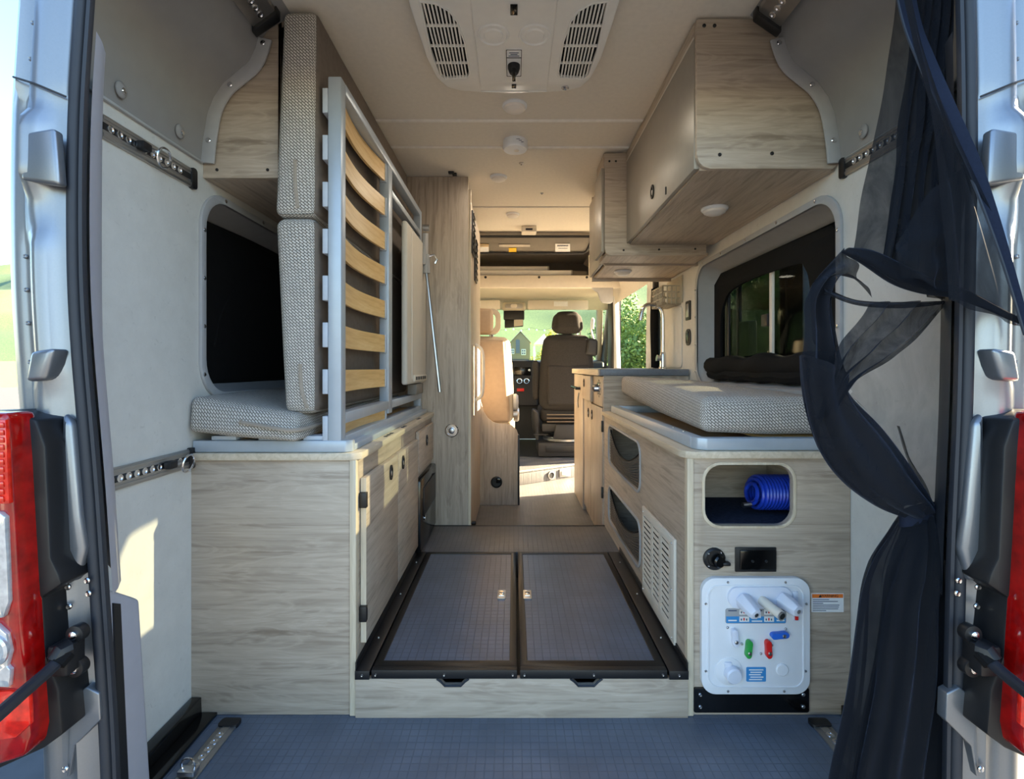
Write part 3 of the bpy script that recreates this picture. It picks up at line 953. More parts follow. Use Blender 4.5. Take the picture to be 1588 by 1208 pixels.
MB().box(XL+.002, XL+.018, 1.432-.0015, 1.432, .188, .662).build('door_edge', M['wood_edge'], t)
dr = MB().box(XL+.002, XL+.016, 2.235, 2.63, .500, .690).build('drawer', M['wood_y'], t, bevel=.0015)
oval_pull(dr, XL+.016, 2.43, .625, 1)
bp = MB().box(XL-.01, XL+.028, 2.215, 2.64, .150, .472).build('electrical_box', M['blackgl'], t, bevel=.006)
MB().box(XL+.028, XL+.034, 2.27, 2.60, .30, .43).build('electrical_door', M['black'], bp, bevel=.003)
MB().lathe((XL+.030, 2.30, .285), (1, 0, 0), [(.012, 0), (.012, .004), (.006, .005)], 14).build('electrical_lock', M['chrome'], bp)
tp = MB().plate([(WL, YF-.012), (-.462, YF-.012), (-.444, YF-.004), (-.432, YF+.012), (-.430, YF+.03), (-.430, 2.668), (WL, 2.668)], [], 'z', .72, .740).build('bench_top', M['wood_edge_y'],
     label='oak bench top with rounded corner over the cupboard doors', cat='bench top', bevel=.002)
for y in (1.72, 1.76, 1.80, 1.98, 2.02, 2.30, 2.34):
    MB().box(-.452, -.440, y, y+.022, .7395, .7415).build('slot', M['black'], tp)

# ------------------------------------------------------------------ bed frames and cushions
t = thing('bed_base_frame', 'pale metal bed base frame lying on the bench top under the cushion', 'bed frame')
MB().plate([(WL+.005, YF-.002), (-.475, YF-.002), (-.459, YF+.014), (-.459, YF+.035), (WL+.005, YF+.035)], [], 'z', .741, .774).build('end_rail', M['bluealu'], t, bevel=.003)
MB().box(-.494, -.459, YF+.036, 2.62, .741, .760).build('side_rail', M['bluealu'], t, bevel=.003)
MB().box(WL+.005, -.495, 2.585, 2.62, .741, .774).build('end_rail', M['bluealu'], t, bevel=.003)
for x in (-.822, -.688, -.562):
    s = MB().box(x-.032, x+.032, YF+.05, 2.57, .762, .774).build('slat', M['birch'], t, bevel=.002)
    MB().box(x-.035, x+.035, YF+.006, YF+.055, .7745, .786).build('slat_holder', M['cap'], s, bevel=.0015)

t = thing('folding_bed_frame', 'pale metal slatted bed frame folded upright beside the cushions', 'bed frame')
XA, XB = -.525, -.487
MB().box(XA, XB, YF, YF+.040, .744, 1.802).build('upright', M['bluealu'], t, bevel=.004)
MB().box(XA, XB, 1.935, 1.990, .800, 1.771).build('upright', M['bluealu'], t, bevel=.004)
MB().box(XA, XB, 2.590, 2.625, .744, 1.802).build('upright', M['bluealu'], t, bevel=.004)
for z0, z1, y0, y1 in ((1.771, 1.802, YF+.040, 2.590), (.748, .782, YF+.040, 2.590), (.818, .850, YF+.040, 1.935), (.818, .850, 1.990, 2.590), (1.665, 1.692, 1.990, 2.590)):
    MB().box(XA, XB, y0, y1, z0, z1).build('rail', M['bluealu'], t, bevel=.003)
for i in range(8):
    z = 1.735-.1325*i
    hw = .033
    rows = []
    for k in range(13):
        u = k/12
        x = XA+.022-.022*math.sin(PI*u)
        y = YF+.02+u*(1.935-YF-.035)
        rows.append([(x+.004, y, z-hw), (x+.004, y, z+hw), (x-.005, y, z+hw), (x-.005, y, z-hw)])
    s = MB().loft(rows, cu=True, capu=True).build('slat', M['birch'], t)
    MB().box(XA-.016, XA-.0005, YF+.002, YF+.055, z-.035, z+.035).build('slat_holder', M['cap'], s, bevel=.0015)
    MB().box(XA+.006, XA+.030, 1.922, 1.9345, z-.036, z+.036).build('slat_clip', M['cap'], s, bevel=.0015)

def cushion(name, c, label, r=.032, back=None, zipper=None, wob=.003, puff=.006):
    t = thing(name, label, 'cushion', 'woven bed cushions')
    if back:
        soft('cover', c, M['weave'], t, r=r, puff=puff, n=14, wob=wob*.5, keep=lambda a: a != back)
        soft('backing', c, M['taupe'], t, r=r, puff=-.004, n=14, wob=wob*.5, keep=lambda a: a == back)
    else:
        soft('cover', c, M['weave'], t, r=r, puff=puff, n=14, wob=wob)
    if zipper:
        MB().tube(zipper, .0060, 6, flat=.7).build('zipper', M['zip'], t)
        MB().tube([zipper[0], (Vector(zipper[0])*.7+Vector(zipper[1])*.3)], .007, 6).build('zipper_pull', M['zip'], t)
    return t
def pc(x0, x1, x2, x3, z0, z1, y0, y1):    # lower x0-x1, upper x2-x3
    return [(x0, y0, z0), (x1, y0, z0), (x1, y1, z0), (x0, y1, z0), (x2, y0, z1), (x3, y0, z1), (x3, y1, z1), (x2, y1, z1)]
cushion('bed_cushion', pc(-.676, -.556, -.652, -.552, 1.408, 1.985, YF-.005, 2.58), 'upper upright woven cushion reaching the ceiling behind the slatted frame', .022, (0, 1),
        curve([(-.612, YF-.010, 1.56), (-.612, YF-.009, 1.49), (-.606, YF-.006, 1.43)], 6))
cushion('bed_cushion', pc(-.648, -.556, -.676, -.556, .850, 1.403, YF-.005, 2.58), 'lower upright woven cushion standing on the flat cushion', .026, (0, 1),
        curve([(-.598, YF-.010, .99), (-.594, YF-.010, .92), (-.580, YF-.004, .868)], 6))
cushion('bed_cushion', [(-.905, 1.372, .800), (-.585, 1.332, .778), (-.555, 2.50, .790), (-.905, 2.50, .790), (-.905, 1.385, .900), (-.595, 1.365, .850), (-.575, 2.50, .848), (-.905, 2.50, .902)],
        'flat woven cushion lying on the bed base below the dark window', .02, None,
        curve([(-.745, 1.352, .832), (-.66, 1.338, .820), (-.605, 1.335, .812), (-.578, 1.37, .812), (-.566, 1.5, .816)], 6), .004, .008)
cushion('bed_cushion', [(.540, 1.425, .790), (.935, 1.425, .786), (.935, 2.62, .80), (.565, 2.62, .838), (.540, 1.425, .897), (.935, 1.425, .890), (.935, 2.62, .91), (.565, 2.62, .937)],
        'woven bed cushion under the window with a patch of sun', .026, None, None, .005, .012)

# folding table stowed inside the upright frame, with its rod leg
t = thing('folding_table', 'cream folding table stowed in the upright bed frame', 'table')
MB().box(-.487, -.460, 2.140, 2.600, .905, 1.615).build('table_top', M['cream'], t, bevel=.011, seg=4)
MB().box(-.4605, -.457, 2.24, 2.235, .93, 1.60).build('groove', M['ivory'], t, bevel=.001)
lt = MB().box(-.462, -.452, 2.27, 2.57, .915, .945).build('latch_strip', M['cream'], t, bevel=.003)
for i in range(5):
    MB().box(-.4525, -.4495, 2.29+i*.055, 2.32+i*.055, .923, .938).build('slot', M['black'], lt)
MB().box(-.500, -.457, 2.33, 2.50, .852, .902).build('foot_bracket', M['flap'], t, bevel=.004)
MB().plate([(2.50, 1.50), (2.57, 1.50), (2.585, 1.57), (2.585, 1.68), (2.51, 1.66)], [], 'x', -.463, -.445).build('hinge_bracket', M['greylt'], t, bevel=.004)
MB().cyl((-.462, 2.52, 1.69), (-.430, 2.52, 1.69), .016, 12).build('wing_bolt', M['steel'], t)
MB().tube([(-.435, 2.53, 1.545), (-.405, 2.53, 1.555), (-.392, 2.53, 1.53), (-.402, 2.53, 1.51)], .006, 8).build('wing_nut', M['chrome'], t)
rod = [(-.448, 2.53, 1.555), (-.445, 2.53, 1.46), (-.373, 2.50, .857)]
MB().tube(rod[:2], .018, 10).build('leg_sleeve', M['greylt'], t)
MB().tube(rod[1:], .009, 10).build('leg', M['steel'], t)

# ------------------------------------------------------------------ base cabinet with water panel
t = thing('service_cabinet', 'oak base cabinet with open cubby, net pockets and louvred side', 'cabinet')
CUB = rrect(.538, .787, .535, .705, .045)
MB().plate([(XR+.018, 0.001), (WR-.002, 0.001), (WR-.002, .725), (XR+.018, .725)], [CUB], 'y', YF, YF+.018).build('end_panel', M['wood_x'], t, bevel=.0012)
MB().plate(rrect(.530, .795, .527, .713, .05), [CUB], 'y', YF-.003, YF+.004).build('cubby_trim', M['wood_edge'], t, bevel=.0012)
MB().box(XR, XR+.018, YF-.006, YF+.018, 0.001, .725).build('corner_post', M['wood_edge'], t, bevel=.002)
N1 = rrect(1.915, 2.545, .497, .684, .05)
N2 = rrect(1.915, 2.545, .203, .378, .05)
MB().plate([(YF+.018, ZD), (2.675, ZD), (2.675, .725), (YF+.018, .725)], [N1, N2], 'x', XR, XR+.018).build('side_panel', M['wood_y'], t)
for hole, z0, z1 in ((N1, .497, .684), (N2, .203, .378)):
    MB().plate(rrect(1.905, 2.555, z0-.010, z1+.010, .058), [hole], 'x', XR-.005, XR+.002).build('pocket_trim', M['greylt'], t, bevel=.0015)
    MB().box(.70, .71, 1.85, 2.62, z0-.05, z1+.04).build('pocket_back', M['blackmat'], t)
    # netting bag: sagging elastic and a lattice of threads
    dip = lambda u: z1-.02-(z1-z0)*.50*math.sin(PI*u)**.8
    el = [(XR+.008-.004*math.sin(PI*i/24), 1.92+.62*i/24, dip(i/24)) for i in range(25)]
    MB().tube(el, .004, 6).build('net_elastic', M['blackmat'], t)
    nb = MB()
    for k in range(1, 12):
        pts = []
        for i in range(25):
            u = i/24
            z = z0+.004+(dip(u)-z0)*k/12
            pts.append((XR+.006-.018*math.sin(PI*u)*math.sin(PI*(1-k/12)), 1.92+.62*u, z))
        nb.tube(pts, .0016, 4)
    for i in range(1, 31):
        u = i/31
        nb.tube([(XR+.006-.018*math.sin(PI*u)*math.sin(PI*(1-k/6)), 1.92+.62*u, z0+.004+(dip(u)-z0)*k/6) for k in range(7)], .0014, 4)
    nb.build('pocket_net', M['mesh'], t, kind='stuff')
# cubby lining
MB().box(.50, .88, 1.70, 1.715, .50, .73).build('cubby_back', M['wood_x'], t)
MB().box(.865, .88, YF+.02, 1.70, .50, .73).build('cubby_side', M['wood_y'], t)
MB().box(.506, .52, YF+.02, 1.70, .50, .73).build('cubby_side', M['wood_y'], t)
MB().box(.506, .865, YF+.02, 1.70, .715, .725).build('cubby_top', M['wood_y'], t)
MB().box(.52, .865, YF+.02, 1.70, .515, .536).build('cubby_carpet', M['carpet'], t)
# louvred vent
y0, y1, z0, z1 = 1.482, 1.848, .150, .466
holes = []
for ya, yb in ((1.535, 1.612), (1.640, 1.712), (1.738, 1.832)):
    holes.append((ya, yb))
lv = MB().plate([(y0, z0), (y1, z0), (y1, z1), (y0, z1)], [[(a, .185), (b, .185), (b, .435), (a, .435)] for a, b in holes], 'x', XR-.010, XR-.001).build('vent_panel', M['cream'], t, bevel=.0015)
MB().box(XR-.0065, XR-.0003, y0+.01, y1-.01, z0+.01, z1-.01).build('vent_backing', M['blackmat'], lv)
base = None
for a, b in holes:
    for k in range(13):
        z = .1945+k*.0193
        if base is None or b-a != lastw:
            base = MB().hexa([(XR-.0105, a, z-.0055), (XR-.0090, a, z-.006), (XR-.0090, b, z-.006), (XR-.0105, b, z-.0055),
                              (XR-.0080, a, z+.005), (XR-.0065, a, z+.0045), (XR-.0065, b, z+.0045), (XR-.0080, b, z+.005)]).build('slat', M['cream'], lv)
            lastw, last = b-a, WPOS[base]
            bc = WPOS[base].copy()
            bz = z
        else:
            like(base, bc+Vector((0, 0, z-bz)), lv)
for y in (1.50, 1.83):
    for z in (.165, .31, .45):
        screw(lv, (XR-.010, y, z), (-1, 0, 0), M['steel'], .003)
tp = MB().plate([(WR-.002, YF-.012), (.502, YF-.012), (.484, YF-.002), (.474, YF+.016), (.472, YF+.04), (.472, 2.672), (WR-.002, 2.672)], [], 'z', .725, .745).build('bench_top', M['wood_edge_y'],
     label='oak bench top with rounded corner over the net pockets', cat='bench top', bevel=.002)
t = thing('bed_base_frame', 'pale metal bed base frame under the sunlit cushion', 'bed frame')
MB().plate([(WR-.006, YF+.002), (.545, YF+.002), (.522, YF+.016), (.512, YF+.04), (WR-.006, YF+.04)], [], 'z', .746, .780).build('end_rail', M['bluealu'], t, bevel=.003)
MB().box(.512, .548, YF+.041, 2.62, .746, .780).build('side_rail', M['bluealu'], t, bevel=.003)
MB().box(.549, WR-.006, 2.585, 2.62, .746, .780).build('end_rail', M['bluealu'], t, bevel=.003)
for i in range(3):
    x = .76+i*.065
    s = MB().box(x-.03, x+.03, YF+.045, 2.58, .768, .778).build('slat', M['birch'], t, bevel=.002)
for x in (.60, .70):
    screw(t, (.53, 1.55+x-.6, .780), (0, 0, 1), M['steel'], .004)

# coiled blue hose in the cubby
t = thing('coiled_hose', 'blue coiled hose with brass end lying in the cubby', 'hose')
pts = []
turns = 13
for i in range(turns*20+1):
    u = i/(turns*20)
    a = u*turns*2*PI
    cy, cxx = 1.53, .728+u*.125
    r = .047*min(1, .45+u*4)
    pts.append((cxx+.006*math.sin(a), cy+r*math.cos(a)*1.3, .597+r*math.sin(a)*1.0))
MB().tube(pts, .0062, 7).build('coil', M['bluehose'], t)
MB().tube([(.735, 1.50, .580), (.72, 1.49, .572), (.705, 1.485, .571)], .0058, 8).build('tail', M['bluehose'], t)
MB().tube([(.708, 1.485, .571), (.682, 1.480, .570)], .0075, 8).build('fitting', M['steel'], t)

# round inlet cap
t = thing('inlet_cap', 'round black outdoor socket with a flip cap on the oak panel', 'socket')
MB().lathe((.5636, YF, .442), (0, -1, 0), [(.031, 0), (.031, .006), (.026, .010), (.020, .010), (.018, .006), (.001, .006)]).build('flange', M['black'], t)
MB().lathe((.570, YF-.006, .440), (0.25, -1, -.05), [(.017, 0), (.018, .014), (.014, .018), (.001, .018)]).build('cap', M['blackgl'], t)
MB().box(.580, .602, YF-.026, YF-.006, .429, .439).build('cap_tab', M['black'], t, bevel=.004)
for a in (.9, 2.4, 3.9, 5.3):
    screw(t, (.5636+.0255*math.cos(a), YF-.008, .442+.0255*math.sin(a)), (0, -1, 0), M['steel'], .0025)
t = thing('outlet_cover', 'rectangular black outlet cover above the white water panel', 'outlet')
MB().box(.622, .738, YF-.005, YF, .4055, .4745).build('plate', M['black'], t, bevel=.002)
MB().plate([(.634, .413), (.736, .413), (.736, .468), (.634, .468)], [], 'y', YF-.010, YF-.005).build('lid', M['blackgl'], t, bevel=.003)
for x in (.668, .706):
    screw(t, (x, YF-.010, .438), (0, -1, 0), M['black'], .004)

# white water service panel
t = thing('water_panel', 'white water service panel with coloured valve handles', 'water panel')
def wx(px): return (px-CX)*YF/FOC
def wz(py): return EYE-(py-CY)*YF/FOC
MB().plate(rrect(wx(1085), wx(1251), wz(1071), wz(893), .040, 8), [], 'y', YF-.016, YF).build('panel', M['white'], t, bevel=.006, seg=3)
MB().plate(rrect(wx(1094), wx(1242), wz(1061), wz(903), .032, 8), [rrect(wx(1096), wx(1240), wz(1059), wz(905), .030, 8)], 'y', YF-.0185, YF-.014).build('raised_rim', M['white'], t, bevel=.001)
for px, py in ((1125, 899), (1213, 899), (1091, 932), (1245, 932), (1091, 1035), (1244, 1035), (1125, 1066), (1211, 1066)):
    screw(t, (wx(px), YF-.016, wz(py)), (0, -1, 0), M['steel'], .0035)
mf = MB().plate(rrect(wx(1124), wx(1222), wz(938), wz(905), .028), [], 'y', YF-.024, YF-.016).build('manifold', M['whitehi'], t, bevel=.003)
for px, ex, ey in ((1146, 1154, 940), (1207, 1216, 935)):
    a = Vector((wx(px), YF-.022, wz(924)))
    b = Vector((wx(ex)-.002, YF-.075, wz(ey)+.012))
    k = MB().tube([a, a.lerp(b, .7), b], lambda u: .024-.008*u, 6).build('connector_knob', M['whitehi'], mf, bevel=.002)
    ax = (b-a).normalized()
    MB().lathe(b, ax, [(.006, 0), (.006, .0012)], 10).build('knob_mark', M['steel'], mf)
a, b = Vector((wx(1175), YF-.020, wz(925))), Vector((wx(1188), YF-.080, wz(938)+.010))
MB().tube([a, a.lerp(b, .5), b], .013, 14).build('spout', M['ivory'], mf)
MB().lathe(b, (b-a), [(.013, 0), (.0135, .004), (.009, .004), (.009, .001)], 16).build('spout_rim', M['steel'], mf)
MB().lathe(b, (b-a), [(.0085, .001), (.0085, .0045)], 12).build('spout_hole', M['black'], mf)
lab = MB().plate(rrect(wx(1121), wx(1214), wz(962), wz(939), .006), [], 'y', YF-.0175, YF-.016).build('diagram_label', M['greylt'], t)
MB().box(wx(1122), wx(1213), YF-.0182, YF-.0175, wz(961), wz(951)).build('diagram_band', M['bluelab'], lab)
for px, py in ((1142, 944), (1142, 955), (1160, 949), (1180, 944), (1180, 955)):
    c = MB().box(wx(px), wx(px+15), YF-.0188, YF-.018, wz(py+4), wz(py-4)).build('diagram_cell', M['whitelab'], lab)
    for k, dx in enumerate((3, 7, 11)):
        MB().box(wx(px+dx-1), wx(px+dx+1), YF-.0192, YF-.0188, wz(py+2), wz(py-1-k % 2)).build('diagram_mark', (M['ink'], M['redp'], M['ink'])[k], lab)
for px0, px1, py in ((1125, 1138, 942), (1125, 1138, 957), (1161, 1177, 942), (1161, 1177, 958), (1199, 1211, 942), (1199, 1211, 957)):
    MB().box(wx(px0), wx(px1), YF-.0188, YF-.0182, wz(py+1), wz(py-1)).build('text_line', M['ink'] if py < 950 else M['whitelab'], lab)
def handle(px, py, ang, m):
    c = Vector((wx(px), YF-.018, wz(py)))
    d = Vector((math.cos(ang), 0, math.sin(ang)))
    out = []
    n = Vector((-d.z, 0, d.x))
    for i in range(24):
        a = 2*PI*i/24
        w = .0095+.003*math.cos(2*a)
        q = c+d*(math.cos(a)*.0245)+n*(math.sin(a)*w*1.15)
        out.append((q.x, q.z))
    h = MB().plate(out, [], 'y', YF-.030, YF-.016).build('valve_handle', m, t, bevel=.004)
    q = c-d*.009
    MB().lathe((q.x, YF-.030, q.z), (0, -1, 0), [(.005, 0), (.005, .003), (.003, .004)], 12).build('handle_screw', M['steel'], h)
handle(1134, 982, PI/2+.1, M['whitehi'])
handle(1155, 999, PI/2-.1, M['green'])
handle(1185, 999, PI/2+.05, M['redp'])
handle(1202, 978, PI+.1, M['bluep'])
for px, py in ((1124, 968), (1213, 970), (1146, 993), (1192, 995), (1175, 1008)):
    MB().ball((wx(px), YF-.018, wz(py)), .0035, .003, .0035, 10, 6).build('rivet', M['steel'], t)
MB().lathe((wx(1126), YF-.016, wz(1035)), (0, -1, 0), [(.038, 0), (.038, .002), (.036, .003), (.001, .003)]).build('inlet_plate', M['white'], t)
MB().lathe((wx(1130), YF-.018, wz(1037)), (.08, -1, -.08), [(.0225, 0), (.0225, .016), (.019, .020), (.001, .021)]).build('inlet_cap', M['whitehi'], t)
MB().box(wx(1118), wx(1130), YF-.024, YF-.018, wz(1028), wz(1020)).build('inlet_tab', M['whitehi'], t, bevel=.003)
MB().lathe((wx(1208), YF-.016, wz(1033)), (0, -1, 0), [(.017, 0), (.017, .0025), (.015, .004), (.001, .004)]).build('plug', M['white'], t)
nl = MB().plate(rrect(wx(1153), wx(1183), wz(1051), wz(1029), .003), [], 'y', YF-.0175, YF-.016).build('notice_label', M['bluelab'], t)
for k in range(5):
    MB().box(wx(1157+(k % 2)*2), wx(1179-(k % 3)*2), YF-.0182, YF-.0175, wz(1033.6+k*3.7), wz(1032+k*3.7)).build('text_line', M['whitelab'], nl)
MB().box(wx(1224), wx(1232), YF-.020, YF-.016, wz(929), wz(913)).build('switch_frame', M['whitehi'], t, bevel=.001)
MB().box(wx(1224), wx(1233), YF-.020, YF-.016, wz(958), wz(943)).build('switch_frame', M['whitehi'], t, bevel=.001)
MB().box(wx(1226), wx(1231), YF-.024, YF-.020, wz(955.5), wz(945)).build('pump_switch', M['redp'], t, bevel=.001)
MB().lathe((wx(1228), YF-.016, wz(935)), (0, -1, 0), [(.0045, 0), (.0045, .004)], 12).build('pilot_light', M['redp'], t)
# kick plate and warning label
t = thing('kick_plate', 'black metal plate screwed on below the white water panel', 'plate')
MB().plate(rrect(.505, .829, .011, .080, .006), [], 'y', YF-.006, YF).build('plate', M['blackgl'], t, bevel=.002)
for x in (.523, .812):
    for z in (.028, .062):
        screw(t, (x, YF-.006, z), (0, -1, 0), M['steel'], .005)
t = thing('warning_label', 'white warning sticker with an orange heading on the oak panel', 'label')
MB().box(.838, .929, YF-.0012, YF, .291, .3437).build('sticker', M['whitelab'], t)
hd = MB().box(.840, .927, YF-.0018, YF-.0012, .3315, .342).build('heading', M['orangelab'], t)
def text(s, x, z, size, y, mat, parent, name='lettering'):
    cu = bpy.data.curves.new(name, 'FONT')
    cu.body = s
    cu.size = size
    cu.align_x = 'CENTER'
    cu.align_y = 'CENTER'
    cu.extrude = .0002
    ob = bpy.data.objects.new(name, cu)
    COL.objects.link(ob)
    dg = bpy.context.evaluated_depsgraph_get()
    me = bpy.data.meshes.new_from_object(ob.evaluated_get(dg))
    bpy.data.objects.remove(ob)
    me.transform(Matrix.Translation((x, y, z)) @ Matrix.Rotation(PI/2, 4, 'X'))
    me.materials.clear()
    return place(name, me, mat, parent)
text('WARNING', .888, .3368, .0105, YF-.0020, M['black'], hd)
MB().plate([(.858, .333), (.866, .333), (.862, .3405)], [], 'y', YF-.0022, YF-.0018).build('warning_triangle', M['black'], hd)
for k, w in enumerate((.55, .85, .35, .90, .88, .86, .45)):
    z = .3265-k*.0052
    MB().box(.842, .842+.083*w, YF-.0016, YF-.0012, z-.0010, z+.0010).build('text_line', M['ink'], t)

# ------------------------------------------------------------------ upper cabinets at the back
prof = [tuple(p) for p in curve([(d, z) for d, z in COVE if z <= 2.0], 3)]
t = thing('wall_cabinet', 'oak wall cabinet end above the dark window behind the upright cushions', 'cabinet', 'upper wall cabinets')
MB().plate([(WL, 1.535)]+[(WL+d+.002, z) for d, z in prof]+[(-.690, 2.0), (-.690, 1.60), (-.690, 1.535)], [], 'y', 1.452, 1.470).build('end_panel', M['wood_x'], t, bevel=.0015)
MB().box(WL+.002, -.690, 1.470, 2.60, 1.535, 1.552).build('bottom_panel', M['wood_y'], t)
MB().box(-.705, -.690, 1.470, 2.60, 1.552, 1.98).build('front_panel', M['flapdoor'], t)
for x in (-.868, -.72):
    screw(t, (x, 1.452, 1.558), (0, -1, 0), M['black'], .0045)

t = thing('wall_cabinet', 'large oak wall cabinet with champagne flap door above the sunny window', 'cabinet', 'upper wall cabinets')
MB().plate([(WR-.016, 1.562), (.575, 1.562), (.553, 1.569), (.541, 1.582), (.535, 1.602), (.535, 2.0)]+[(WR-d-.002, z) for d, z in reversed(prof)], [], 'y', 1.452, 1.470).build('end_panel', M['wood_x'], t, bevel=.002)
MB().box(.549, WR-.004, 1.470, 2.352, 1.563, 1.580).build('bottom_panel', M['wood_y'], t)
fd = MB().box(.533, .549, 1.4705, 2.350, 1.568, 1.955).build('flap_door', M['flapdoor'], t, bevel=.002)
MB().box(.533, .552, 1.4705, 2.350, 1.958, 2.0).build('top_rail', M['wood_y'], t, bevel=.001)
MB().box(.531, .5335, 1.4705, 2.350, 1.952, 1.958).build('edge_strip', M['cream'], fd)
oval_pull(fd, .533, 1.907, 1.655, -1, .020, .027)
MB().box(.5295, .535, 1.735, 1.741, 1.586, 1.612).build('catch', M['black'], fd)
for px, py in ((1092, 40), (1108, 40), (1116, 240), (1197, 238)):
    q = P(px, py, 1.452)
    screw(t, q, (0, -1, 0), M['black'], .0055)

def dome(p, r, label, kind='light', h=.018, group='ceiling dome lights', power=0):
    t = thing('dome_light', label, 'light', group)
    x, y, z = p
    MB().lathe(p, (0, 0, -1), [(r, 0), (r, .005), (r*.94, .009), (r*.90, .010), (r*.001, .010)], 32).build('base', M['white'], t)
    MB().lathe((x, y, z-.009), (0, 0, -1), [(r*.88, 0), (r*.80, h*.45), (r*.55, h*.8), (r*.25, h*.95), (.001, h)], 32).build('diffuser', M['lamp'], t)
    if power:
        ld = bpy.data.lights.new('dome_fill_light', 'AREA')  # added fill for the dim interior; the dome lamps themselves are off
        ld.shape = 'DISK'
        ld.size = r*1.5
        ld.energy = power
        ld.color = (1, .88, .72)
        lo = bpy.data.objects.new('dome_fill_light', ld)
        COL.objects.link(lo)
        lo.parent = t
        lo.location = (x, y, z-.030)
        WPOS[lo] = Vector(lo.location)
LAMP = 1.7
dome((.733, 1.814, 1.562), .047, 'flat dome light under the large oak wall cabinet', power=LAMP*.12)

# ------------------------------------------------------------------ kitchen wall cabinets
t = thing('kitchen_wall_cabinet', 'oak end panel kitchen wall cabinet behind the champagne flap cabinet', 'cabinet', 'upper wall cabinets')
MB().plate([(.432, 2.0), (.432, 1.545), (.440, 1.522), (.460, 1.512), (.915, 1.512), (.915, 1.562), (.80, 1.9), (.76, 2.0)], [], 'y', 2.360, 2.378).build('end_panel', M['wood_x'], t, bevel=.0015)
MB().box(.440, .93, 2.378, 2.56, 1.515, 1.530).build('bottom_panel', M['wood_y'], t)
kd = MB().box(.416, .432, 2.364, 2.555, 1.530, 1.93).build('flap_door', M['flapdoor'], t, bevel=.003)
MB().box(.428, .440, 2.378, 2.56, 1.93, 2.0).build('top_rail', M['wood_y'], t)
for px, py in ((945, 250), (955, 250), (967, 388), (1022, 387), (1078, 386)):
    screw(t, P(px, py, 2.360), (0, -1, 0), M['black'], .005)
t = thing('kitchen_wall_cabinet', 'narrow kitchen wall cabinet over the sink next to the sliding door', 'cabinet', 'upper wall cabinets')
MB().plate([(.455, 2.0), (.455, 1.525), (.470, 1.506), (.95, 1.506), (.95, 1.62), (.80, 1.9), (.76, 2.0)], [], 'y', 2.565, 2.580).build('end_panel', M['wood_x'], t)
MB().box(.48, .94, 2.58, 2.97, 1.512, 1.527).build('bottom_panel', M['wood_y'], t)
MB().box(.452, .468, 2.575, 2.975, 1.520, 1.95).build('flap_door', M['flapdoor'], t, bevel=.003)
MB().box(.468, .94, 2.97, 2.988, 1.496, 2.0).build('far_panel', M['wood_x'], t, bevel=.001)
dome((.60, 2.74, 1.512), .048, 'small dome light under the narrow kitchen wall cabinet', power=LAMP*.12)

# ------------------------------------------------------------------ ceiling fittings
t = thing('air_conditioner', 'cream ceiling air conditioner with two slotted grilles', 'air conditioner')
ZA = 1.965
# outline rounded towards the front of the van
out = [(-.285, .98), (.285, .98), (.285, 1.25), (.283, 1.42), (.278, 1.58), (.262, 1.69), (.235, 1.745), (.19, 1.768), (.10, 1.780), (0, 1.784),
       (-.10, 1.780), (-.19, 1.768), (-.235, 1.745), (-.262, 1.69), (-.278, 1.58), (-.283, 1.42), (-.285, 1.25)]
gl = [(-.250, 1.338), (-.212, 1.345), (-.180, 1.372), (-.164, 1.412), (-.152, 1.50), (-.150, 1.66), (-.158, 1.685), (-.235, 1.695), (-.250, 1.665), (-.257, 1.55)]
gr = [(-x, y) for x, y in reversed(gl)]
body = MB().plate(out, [gl, gr], 'z', ZA, ZC-.001).build('housing', M['acbody'], t, bevel=.006, seg=3)
MB().plate([(x*.93, min(y, 1.76)) for x, y in out], [], 'z', ZA+.009, ZA+.013).build('grille_backing', M['blackmat'], t)
def inside(poly, x, y):
    c = False
    for (x0, y0), (x1, y1) in zip(poly, poly[1:]+poly[:1]):
        if (y0 > y) != (y1 > y) and x < (x1-x0)*(y-y0)/(y1-y0)+x0:
            c = not c
    return c
for g, s in ((gl, -1), (gr, 1)):
    for y in (1.435, 1.525, 1.61):
        xs = [x/1000 for x in range(-270, 271, 2) if inside(g, x/1000, y)]
        MB().box(min(xs)-.003, max(xs)+.003, y-.004, y+.004, ZA+.0015, ZA+.006).build('grille_bar', M['acbody'], t)
    for i in range(1, 10):
        x = s*(.150+.1055*i/10)
        ys = [y/1000 for y in range(1280, 1710, 3) if inside(g, x, y/1000)]
        if ys:
            MB().box(x-.0024, x+.0024, min(ys)-.003, max(ys)+.003, ZA+.0010, ZA+.005).build('grille_bar', M['acbody'], t)
    MB().plate([(x+(x-s*.2)*.10, y+(y-1.5)*.03) for x, y in g], [g], 'z', ZA-.003, ZA+.002).build('grille_rim', M['acbody'], t, bevel=.001)
MB().plate([(-.118, 1.00), (.118, 1.00), (.118, 1.768), (-.118, 1.768)], [[(-.116, 1.002), (.116, 1.002), (.116, 1.766), (-.116, 1.766)]], 'z', ZA-.004, ZA).build('centre_rim', M['acbody'], t, bevel=.001)
for x in (-.061, .061):
    MB().lathe((x, 1.47, ZA), (0, 0, -1), [(.048, 0), (.046, .0045), (.042, .005), (.039, .0012), (.030, .0012), (.026, .0050), (.001, .0055)], 28).build('light_blank', M['acbody'], t)
cl = MB().plate(rrect(-.024, .024, 1.535, 1.675, .003), [], 'z', ZA-.0025, ZA).build('control_label', M['whitelab'], t)
MB().plate(rrect(-.0245, .0245, 1.5345, 1.6755, .003), [rrect(-.0225, .0225, 1.5365, 1.6735, .003)], 'z', ZA-.0032, ZA-.0025).build('label_border', M['black'], cl)
for k, w in enumerate((.030, .022, .034)):
    MB().box(-w/2, w/2, 1.548+k*.008, 1.551+k*.008, ZA-.0034, ZA-.0025).build('text_line', M['ink'], cl)
